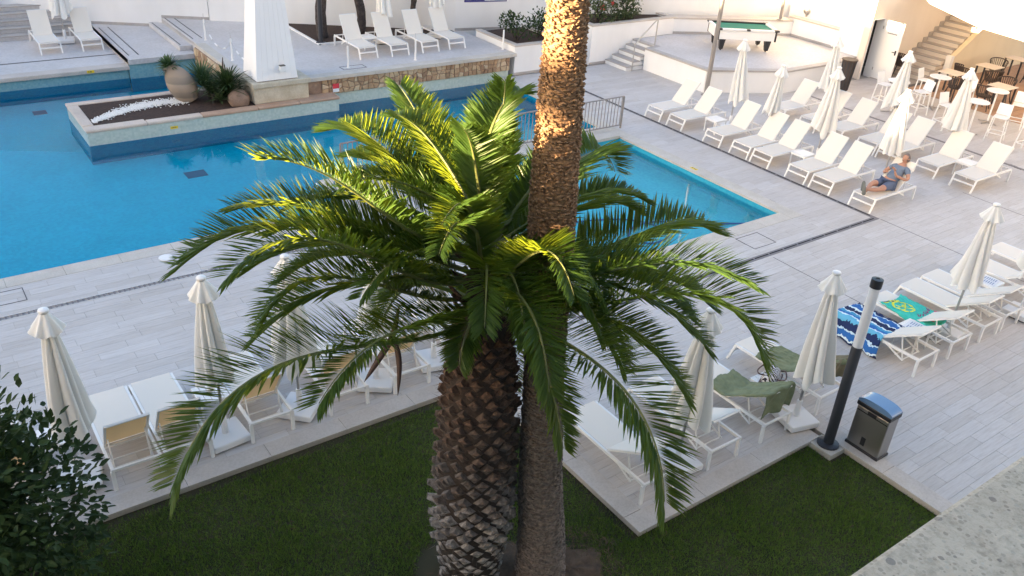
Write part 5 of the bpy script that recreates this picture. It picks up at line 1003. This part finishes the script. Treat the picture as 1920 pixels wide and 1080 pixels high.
# ------------------------------------------------------------------ palms
def frond_mesh(name, zr_fn, L, pairs, leafl, seed, tint0=.5, lw=.0130, petiole=.10):
    """frond in local x-z plane: zr_fn(t) -> (x, z); leaflets in two rows"""
    rg_ = random.Random(seed); m_ = MB(); N = 26; P = [Vector((zr_fn(i/N)[0], 0, zr_fn(i/N)[1])) for i in range(N+1)]
    cum = [0]
    for i in range(N): cum.append(cum[-1]+(P[i+1]-P[i]).length)
    Lt = cum[-1]; bend = rg_.uniform(-.10, .10)*Lt*.25
    P = [p+Vector((0, bend*(cum[i]/Lt)**2, 0)) for i, p in enumerate(P)]
    m_.tube(P, [.026*(1-.86*(c_/Lt)) for c_ in cum], 6, 1)
    def at(s):
        for i in range(N):
            if cum[i+1] >= s: t = (s-cum[i])/max(1e-6, cum[i+1]-cum[i]); return P[i].lerp(P[i+1], t), (P[i+1]-P[i]).normalized()
        return P[-1], (P[-1]-P[-2]).normalized()
    sc_ = max(.62, min(1.1, Lt/2.7))
    for k in range(pairs):
        s0 = petiole+(1-petiole)*(k/(pairs-1))
        p, d = at(Lt*min(.999, s0)); side0 = Vector((0, 1, 0)); side0 = (side0-d*side0.dot(d)).normalized(); up = side0.cross(d)*-1
        if up.z < 0 and abs(d.z) < .98: up = -up
        prof_ = min(1, .30+2.8*(s0-petiole))*(1-.58*max(0, (s0-.5)/.5)**1.3)
        for sg in (-1, 1):
            if rg_.random() < .03: continue
            tw_ = rg_.uniform(-.10, .10); fwd = .50+.42*s0+rg_.uniform(-.14, .14); vup = (.72+rg_.uniform(-.30, .22))*(1-.30*s0)
            dirv = (side0*sg*(1.0-.15*s0)+d*fwd+up*vup+Vector((0, 0, tw_))).normalized(); L_ = leafl*sc_*prof_*rg_.uniform(.80, 1.12); wv_ = (up-dirv*up.dot(dirv)).normalized(); wn = dirv.cross(wv_); ww = lw*rg_.uniform(.85, 1.15)
            rot = rg_.uniform(.25, .8)*sg; wd = (wn*math.cos(rot)+wv_*math.sin(rot)); nd = dirv.cross(wd); gr = Vector((0, 0, -1)); q0 = p+side0*sg*.008
            c1 = q0+dirv*L_*.35+gr*L_*.008; c2 = q0+dirv*L_*.72+gr*L_*.035; c3 = q0+dirv*L_+gr*L_*.08; tn = max(.01, min(.99, tint0+rg_.uniform(-.22, .22)))
            m_.add([q0, c1-wd*ww, c1-nd*ww*.45, c1+wd*ww, c2-wd*ww*.72, c2-nd*ww*.3, c2+wd*ww*.72, c3], [(0, 1, 2), (0, 2, 3), (1, 4, 5, 2), (2, 5, 6, 3), (4, 7, 5), (5, 7, 6)], 0, tn)
    return m_.mesh(name, ['palm_leaflet', 'rachis_green'])
PC = Vector((4.20, 5.90, 0))
palm = thing('palm_tree', 'thick scaly trunked palm with a full green crown beside the tall slim trunk', 'palm tree', (PC.x, PC.y, LZ))
FR = [
(3.142,0.08,4.35,(2.631,-1.601,0.997),(0.083,3.045,-1.939)),  # len 2.4
(1.780,0.08,4.50,(2.346,-0.266,0.250),(-0.409,2.963,-2.294)),  # len 2.4
(1.466,0.08,4.60,(1.493,1.174,-0.528),(-0.312,2.037,-1.120)),  # len 2.4
(3.770,0.08,4.60,(0.817,-0.569,0.507),(0.920,0.694,-0.486)),  # len 1.4
(0.489,0.08,4.60,(-1.957,3.730,-1.186),(0.832,2.433,-2.264)),  # len 1.8
(0.489,0.08,4.60,(-0.729,1.906,-1.045),(0.444,1.622,-0.818)),  # len 1.5
(3.770,0.08,4.00,(0.605,-0.046,0.589),(1.428,1.002,-1.365)),  # len 1.8
(4.573,0.08,4.00,(1.380,-0.010,0.117),(0.267,3.209,-2.846)),  # len 1.8
(2.793,0.08,4.25,(2.440,-0.879,0.601),(-0.567,3.565,-2.430)),  # len 2.3
(2.758,0.08,4.00,(2.198,1.334,-0.873),(0.975,1.157,-1.884)),  # len 2.9
(3.142,0.08,4.00,(2.554,-0.540,0.358),(-0.520,5.191,-3.996)),  # len 2.6
(3.002,0.08,3.80,(1.942,0.915,-0.780),(-0.578,4.471,-3.742)),  # len 2.3
(3.316,0.08,3.60,(2.624,2.186,-1.651),(-1.092,5.831,-5.039)),  # len 3.6
(3.560,0.08,3.70,(2.016,0.659,-0.441),(0.142,1.947,-1.914)),  # len 2.3
(3.752,0.08,3.80,(-0.860,3.255,-1.897),(0.014,-0.235,-0.276)),  # len 1.1
(4.433,0.08,3.80,(1.293,1.329,-1.083),(1.416,-0.488,-0.967)),  # len 1.9
(0.314,0.08,3.60,(1.553,-1.631,0.692),(-0.786,-1.208,0.600)),  # len 1.6
(-0.105,0.08,4.20,(2.190,1.296,-0.718),(-2.153,5.358,-3.459)),  # len 2.9
(0.349,0.08,4.50,(1.681,2.014,-1.203),(-1.009,4.419,-3.624)),  # len 2.8
(-1.047,0.08,4.00,(2.428,-0.510,0.437),(-0.200,3.104,-2.324)),  # len 2.5
(-1.082,0.08,3.90,(2.301,1.297,-1.020),(-1.870,7.763,-5.774)),  # len 3.0
(-1.501,0.08,3.70,(2.411,1.585,-1.540),(0.125,1.636,-2.389)),  # len 2.9
]
def add_frond(parent, phi, r0, z0, cr, cz, seed, leafl=.54, pairs=None, tint0=.5, zoff=0):
    fn = lambda t: (r0+cr[0]*t+cr[1]*t*t+cr[2]*t**3, z0+cz[0]*t+cz[1]*t*t+cz[2]*t**3-zoff)
    L = sum(math.dist(fn(i/20), fn((i+1)/20)) for i in range(20))
    me = frond_mesh('frond', fn, L, pairs or int(72+L*42), leafl, seed, tint0); o = bpy.data.objects.new('frond', me); C.objects.link(o); o.parent = parent; o.rotation_euler.z = phi; return o
for i, (ph, r0, z0, cr, cz) in enumerate(FR): add_frond(palm, ph, r0, z0, cr, cz, 100+i, zoff=LZ, tint0=.62 if z0 > 4.3 else .45)
rgf = random.Random(77)
for i, (deg, z0, L, rise, drop) in enumerate([(95, 4.2, 2.4, .5, .5), (60, 4.2, 2.4, .6, .5), (40, 4.1, 2.4, .35, .6), (5, 4.2, 2.3, .45, .5), (-30, 4.0, 2.5, .3, .6), (130, 4.1, 2.5, .4, .5), (145, 4.3, 2.0, .7, .4), (75, 3.9, 2.4, .1, .7), (20, 3.85, 2.4, .0, .8), (-45, 3.8, 2.3, .05, .9), (50, 4.4, 1.7, .8, .4), (-15, 4.3, 1.8, .7, .4), (190, 4.2, 1.6, .6, .5), (235, 4.1, 1.2, .6, .6), (-70, 4.2, 1.4, .6, .6), (270, 3.75, 1.5, .1, 1.0), (100, 3.65, 1.9, -.1, 1.0), (35, 3.6, 1.9, -.2, 1.0), (-10, 3.65, 2.0, -.1, 1.1), (160, 3.95, 2.4, .25, .7), (-50, 4.0, 2.4, .35, .7), (-20, 3.9, 2.5, .2, .8), (108, 4.3, 2.0, .7, .3), (75, 4.35, 2.0, .75, .3), (25, 4.25, 1.9, .7, .4), (172, 4.45, 1.5, .95, .3), (100, 4.45, 1.6, 1.0, .3), (215, 4.35, 1.3, .85, .4), (60, 4.5, 1.5, 1.0, .3), (140, 4.1, 2.6, .3, .6), (125, 3.9, 2.5, .2, .7), (255, 4.1, 1.1, .5, .7), (300, 3.9, 1.6, .3, .8), (285, 4.1, 1.5, .5, .7)]):
    add_frond(palm, R(deg), .08, z0, (L*.95, 0, -L*.08), (rise*1.6, -rise*.6, -drop), 300+i, tint0=.4+.2*rgf.random(), zoff=LZ)
# trunk core and leaf base scales
core_r = [(0, .33), (.25, .36), (.6, .395), (1.4, .415), (2.0, .40), (2.5, .375), (3.0, .34), (3.4, .27), (3.8, .20), (4.3, .09)]
MB().lathe([(a, z) for z, a in core_r], 28).build('trunk', ['palm_core_bark'], palm, smooth=True)
def crad(z):
    for (z0, a0), (z1, a1) in zip(core_r, core_r[1:]):
        if z0 <= z <= z1: return a0+(a1-a0)*(z-z0)/(z1-z0)
    return .1
boots = []; rows = 31; camdir = math.atan2(-PC.y, -PC.x)
for k in range(rows):
    z = .06+k*.112; per = 14 if z < 2.9 else 12
    for j in range(per):
        a = 2*math.pi*(j+.5*(k % 2))/per+rgf.uniform(-.07, .07)+k*.035; boots.append((z+rgf.uniform(-.022, .022), a, per))
def boot(m_, z, a, per, rg_):
    rr = crad(z); w_ = math.pi*rr/per*.98; low_ = z < .75; h_ = .085 if low_ else .10; out = .035 if low_ else (.085 if z < 1.5 else .065)*rg_.uniform(.6, 1.25)
    n_ = Vector((math.cos(a), math.sin(a), 0)); s_ = Vector((-math.sin(a), math.cos(a), 0)); c_ = n_*(rr-.015)+Vector((0, 0, z)); U = Vector((0, 0, 1)); tn = max(.02, min(.98, rg_.gauss(.5, .28)))
    tip = c_+n_*out*1.25+U*h_*.42; tw_ = w_*.52; th = h_*.36; tlt = rg_.uniform(-.2, .2)*w_
    vs_ = [c_-s_*w_, c_-U*h_*.9, c_+s_*w_, c_+U*h_*.8, tip-s_*tw_+U*tlt*.3, tip-U*th-n_*.012+s_*tlt*.3, tip+s_*tw_-U*tlt*.3, tip+U*th*.7-n_*.02]
    m_.add(vs_, [(0, 1, 5, 4), (1, 2, 6, 5), (2, 3, 7, 6), (3, 0, 4, 7)], 0, max(.02, tn-.35)); m_.add(vs_[4:], [(0, 1, 2, 3)], 0, min(.98, tn+.25))
front = [b for b in boots if math.cos(b[1]-camdir) > -.25]; front.sort(key=lambda b: -math.cos(b[1]-camdir)); fs3 = set(front[:295]); rest_b = MB()
for b in boots:
    q = MB() if b in fs3 else rest_b; boot(q, *b, rgf)
    if b in fs3: q.build('leaf_base', ['palm_boot_bark'], palm)
tag(rest_b.build('leaf_base', ['palm_boot_bark'], palm), kind='stuff')
fb = MB()
for i in range(650):                                         # loose fibres and dry stalks
    z = rgf.choice([rgf.uniform(.4, 3.5), rgf.uniform(1.8, 3.6)]); a = rgf.uniform(0, 6.28); rr = crad(z)+.04; p = Vector((rr*math.cos(a), rr*math.sin(a), z)); d = Vector((math.cos(a+rgf.uniform(-1, 1)), math.sin(a+rgf.uniform(-1, 1)), rgf.uniform(-1.4, .8))).normalized()*rgf.uniform(.05, .16); s_ = d.orthogonal().normalized()*.003
    fb.add([p-s_, p+s_, p+d], [(0, 1, 2)], 0, rgf.uniform(.3, .98))
tag(fb.build('trunk_fibre', ['palm_boot_bark'], palm), kind='stuff')
for i in range(34):                                          # cut petiole stubs under the crown
    a = i*2.399; z = 3.25+.03*i; rr = crad(z); d = Vector((math.cos(a), math.sin(a), .9)); MB().tube([Vector((rr*.7*math.cos(a), rr*.7*math.sin(a), z)), Vector((rr*.7*math.cos(a), rr*.7*math.sin(a), z))+d*.22], [.035, .018], 5).build('leaf_stalk', ['palm_boot_bark'], palm)
# brown spathes hanging from the long drooping frond
def spathe(lbl, pts, wmax):
    m_ = MB(); P = smooth_path(pts, 4); n = len(P); vs_ = []
    for i, p in enumerate(P):
        t = i/(n-1); w_ = wmax*math.sin(math.pi*min(1, t*1.02+.02))**.7; s_ = Vector((math.sin(yaw), -math.cos(yaw), 0)); vs_ += [p-s_*w_, p+Vector((-.4, -.5, 0))*w_*.6, p+s_*w_]
    m_.add(vs_, [(3*i+a, 3*i+a+1, 3*i+a+4, 3*i+a+3) for i in range(n-1) for a in (0, 1)]); t = tag(m_.build('dry_spathe', ['spathe_brown'], palm, smooth=True), lbl); t.matrix_parent_inverse = Matrix.Translation((PC.x, PC.y, LZ)).inverted(); sm = t.modifiers.new('solid', 'SOLIDIFY'); sm.thickness = .006
spathe('dark brown dry spathe hanging leftwards', [(3.456, 6.273, 3.662), (3.351, 6.190, 3.435), (3.247, 6.170, 3.296), (3.111, 6.157, 3.132), (3.007, 6.149, 3.010)], .035)
spathe('dark brown dry spathe hanging straight down', [(3.343, 6.175, 3.404), (3.343, 6.102, 3.303), (3.316, 6.011, 3.148), (3.239, 5.903, 2.915)], .028)

# tall slim palm
tall = thing('palm_tree', 'tall slim palm trunk rising out of the picture, sunlit on its left', 'palm tree', (4.87, 5.42, LZ))
cp = [(4.88, 5.40, LZ), (4.855, 5.44, .7), (4.80, 5.48, 1.43), (4.73, 5.52, 2.87), (4.68, 5.57, 4.68), (4.66, 5.58, 5.7), (4.65, 5.59, 6.6), (4.66, 5.6, 8.0), (4.68, 5.6, 9.6)]
cr_ = [.30, .265, .24, .205, .215, .195, .165, .16, .15]
ctr = smooth_path(cp, 8); rad_ = [float(np.interp(p.z, [c_[2] for c_ in cp], cr_)) for p in ctr]
m_ = MB(); m_.tube([p-Vector((4.87, 5.42, LZ)) for p in ctr], [a-.012 for a in rad_], 24); m_.build('trunk', ['tall_palm_bark'], tall, smooth=True)
sc2 = MB(); rgt = random.Random(8); z = .02
while z < 9.5:
    c_ = Vector((float(np.interp(z, [p.z for p in ctr], [p.x for p in ctr])), float(np.interp(z, [p.z for p in ctr], [p.y for p in ctr])), z))-Vector((4.87, 5.42, 0)); rr = float(np.interp(z, [c[2] for c in cp], cr_))
    up_amt = min(1, max(0, (z-3.2)/1.2)); per = int(20+14*up_amt)
    for j in range(per):
        a = 2*math.pi*(j+rgt.random()*.9)/per; n_ = Vector((math.cos(a), math.sin(a), 0)); s_ = Vector((-math.sin(a), math.cos(a), 0)); U = Vector((0, 0, 1))
        w_ = math.pi*rr/per*rgt.uniform(.9, 2.0); h_ = rgt.uniform(.010, .024); out = rgt.uniform(.006, .018)+up_amt*rgt.uniform(0, .014); p = c_+n_*(rr-.016)+U*(rgt.uniform(-.02, .02)-LZ); sk = s_*rgt.uniform(-.012, .012)
        vs_ = [p-s_*w_, p-U*h_, p+s_*w_, p+U*h_, p+n_*(out+.01)-s_*w_*.6+U*h_*.5+sk, p+n_*(out+.010)+s_*w_*.6+U*h_*.5+sk, p+n_*out+U*h_*1.2+sk]
        sc2.add(vs_, [(0, 1, 4), (1, 5, 4), (1, 2, 5), (2, 3, 6, 5), (3, 0, 4, 6), (4, 5, 6)], 0, rgt.uniform(.05, .95))
    z += .036
tag(sc2.build('bark_scale', ['tall_palm_bark'], tall), kind='stuff')
for i in range(16): a = i*2.399; L = 2.4; add_frond(tall, a, .1, 9.5, (L*.95, 0, -.2), (1.2-.08*i, -.5, -.9), 500+i, pairs=40)
for o in [c for c in tall.children if c.name.startswith('frond')]: o.location = (4.68-4.87, 5.6-5.42, 0)

# ------------------------------------------------------------------ bush at the left
shrub('leafy_bush', 'dark leafy bush at the lower left corner growing beside the lawn kerb', (-.22, 7.85, LZ), .92, .80, 2.95, 5600, .034, .12, 'shrub_leaf', 12, 'bush', 0, 11, 16, 290)
for (x, y) in ((3.55, 5.35),): tag(MB().tube([(x, y, LZ-.02), (x, y, .12)], .018, 6).tube([(x, y, .1), (x-.10, y+.03, .12)], .012, 6).build('garden_peg', ['drain_white'], smooth=True), 'short pale pipe stub in the grass left of the thick palm', 'pipe')

dbm = MB(); rgd = random.Random(31)
for i in range(1500):
    if i < 1100: a = rgd.uniform(0, 6.28); q_ = rgd.random()**.6; x, y = 5.0+.95*q_*math.cos(a), 5.35+.65*q_*math.sin(a)
    else: x, y = rgd.uniform(-1, 9.8), rgd.uniform(3, 8.8)
    if x > 6.3 and y > 5.2: continue
    a = rgd.uniform(0, 6.28); L_ = rgd.uniform(.03, .12); d = Vector((math.cos(a)*L_, math.sin(a)*L_, rgd.uniform(-.01, .02))); s_ = Vector((-math.sin(a), math.cos(a), 0))*rgd.uniform(.002, .006); p = Vector((x, y, LZ+rgd.uniform(.03, .07)))
    dbm.add([p-s_, p+s_, p+d], [(0, 1, 2)], 0, rgd.random())
tag(dbm.build('palm_litter', ['dry_fibre']), 'dry palm fibres and stalks scattered round the foot of the palms', 'litter', kind='stuff')
# ------------------------------------------------------------------ balcony, hotel and added sun blockers
bal = thing('balcony_parapet', 'rough speckled stone balcony parapet at the lower right corner', 'parapet', (0, 0, 7.45)); bal.location = (0, 0, 0)
MB().box(-4, 6, -.10, .23, 7.05, 7.45).build('parapet_block', ['terrazzo'], bal, bevel=.006)
MB().box(-4, 6, -.08, .20, 6.1, 7.05).build('parapet_wall', ['white_stucco'], bal); MB().box(-4, 6, -1.9, .15, 5.9, 6.1).build('balcony_slab', ['white_stucco'], bal)
ht = thing('hotel_building', 'white hotel block behind the viewer carrying the balcony', 'building', (0, 0, 0))
MB().box(-32, 40, -9, -1.9, -1.6, 15).build('wall', ['white_stucco'], ht); MB().box(-10, -4.02, -1.9, 3.3, -1.6, 15).build('wall', ['white_stucco'], ht)  # second wall is a bay added to keep the sun off the parapet
wg = thing('shade_block', 'unseen white block added far to the left to cast shade over the pool', 'building', (0, 0, 0))  # unseen, added to shade the scene; its roof heights shape the sunlight
MB().box(-29, -26, -9, 17.5, -1.6, 8.5).build('wall', ['white_stucco'], wg); MB().box(-29, -26, 17.5, 20.42, -1.6, 8.85).build('wall', ['white_stucco'], wg); MB().box(-29, -26, 20.42, 22.3, -1.6, 7.35).build('wall', ['white_stucco'], wg); MB().box(-29, -26, 22.3, 60, -1.6, 8.85).build('wall', ['white_stucco'], wg)  # the lower block leaves a gap for the beam on one parasol
MB().box(-28, -26.5, 10.5, 14.5, 9.72, 10.05).build('shade_bar', ['white_stucco'], wg)  # added bar that casts the shadow band on the tall trunk
for y in (10.6, 14.3): MB().box(-27.6, -27.3, y, y+.15, 8.5, 9.72).build('shade_bar_post', ['white_stucco'], wg)
for i in range(9):
    for k in range(2): MB().box(-26.04, -25.98, -6+2.6*i, -4.6+2.6*i, 1.0+3.6*k, 2.6+3.6*k).build('dressing_window', ['black_plastic'], wg)  # dark panels dressing the added block
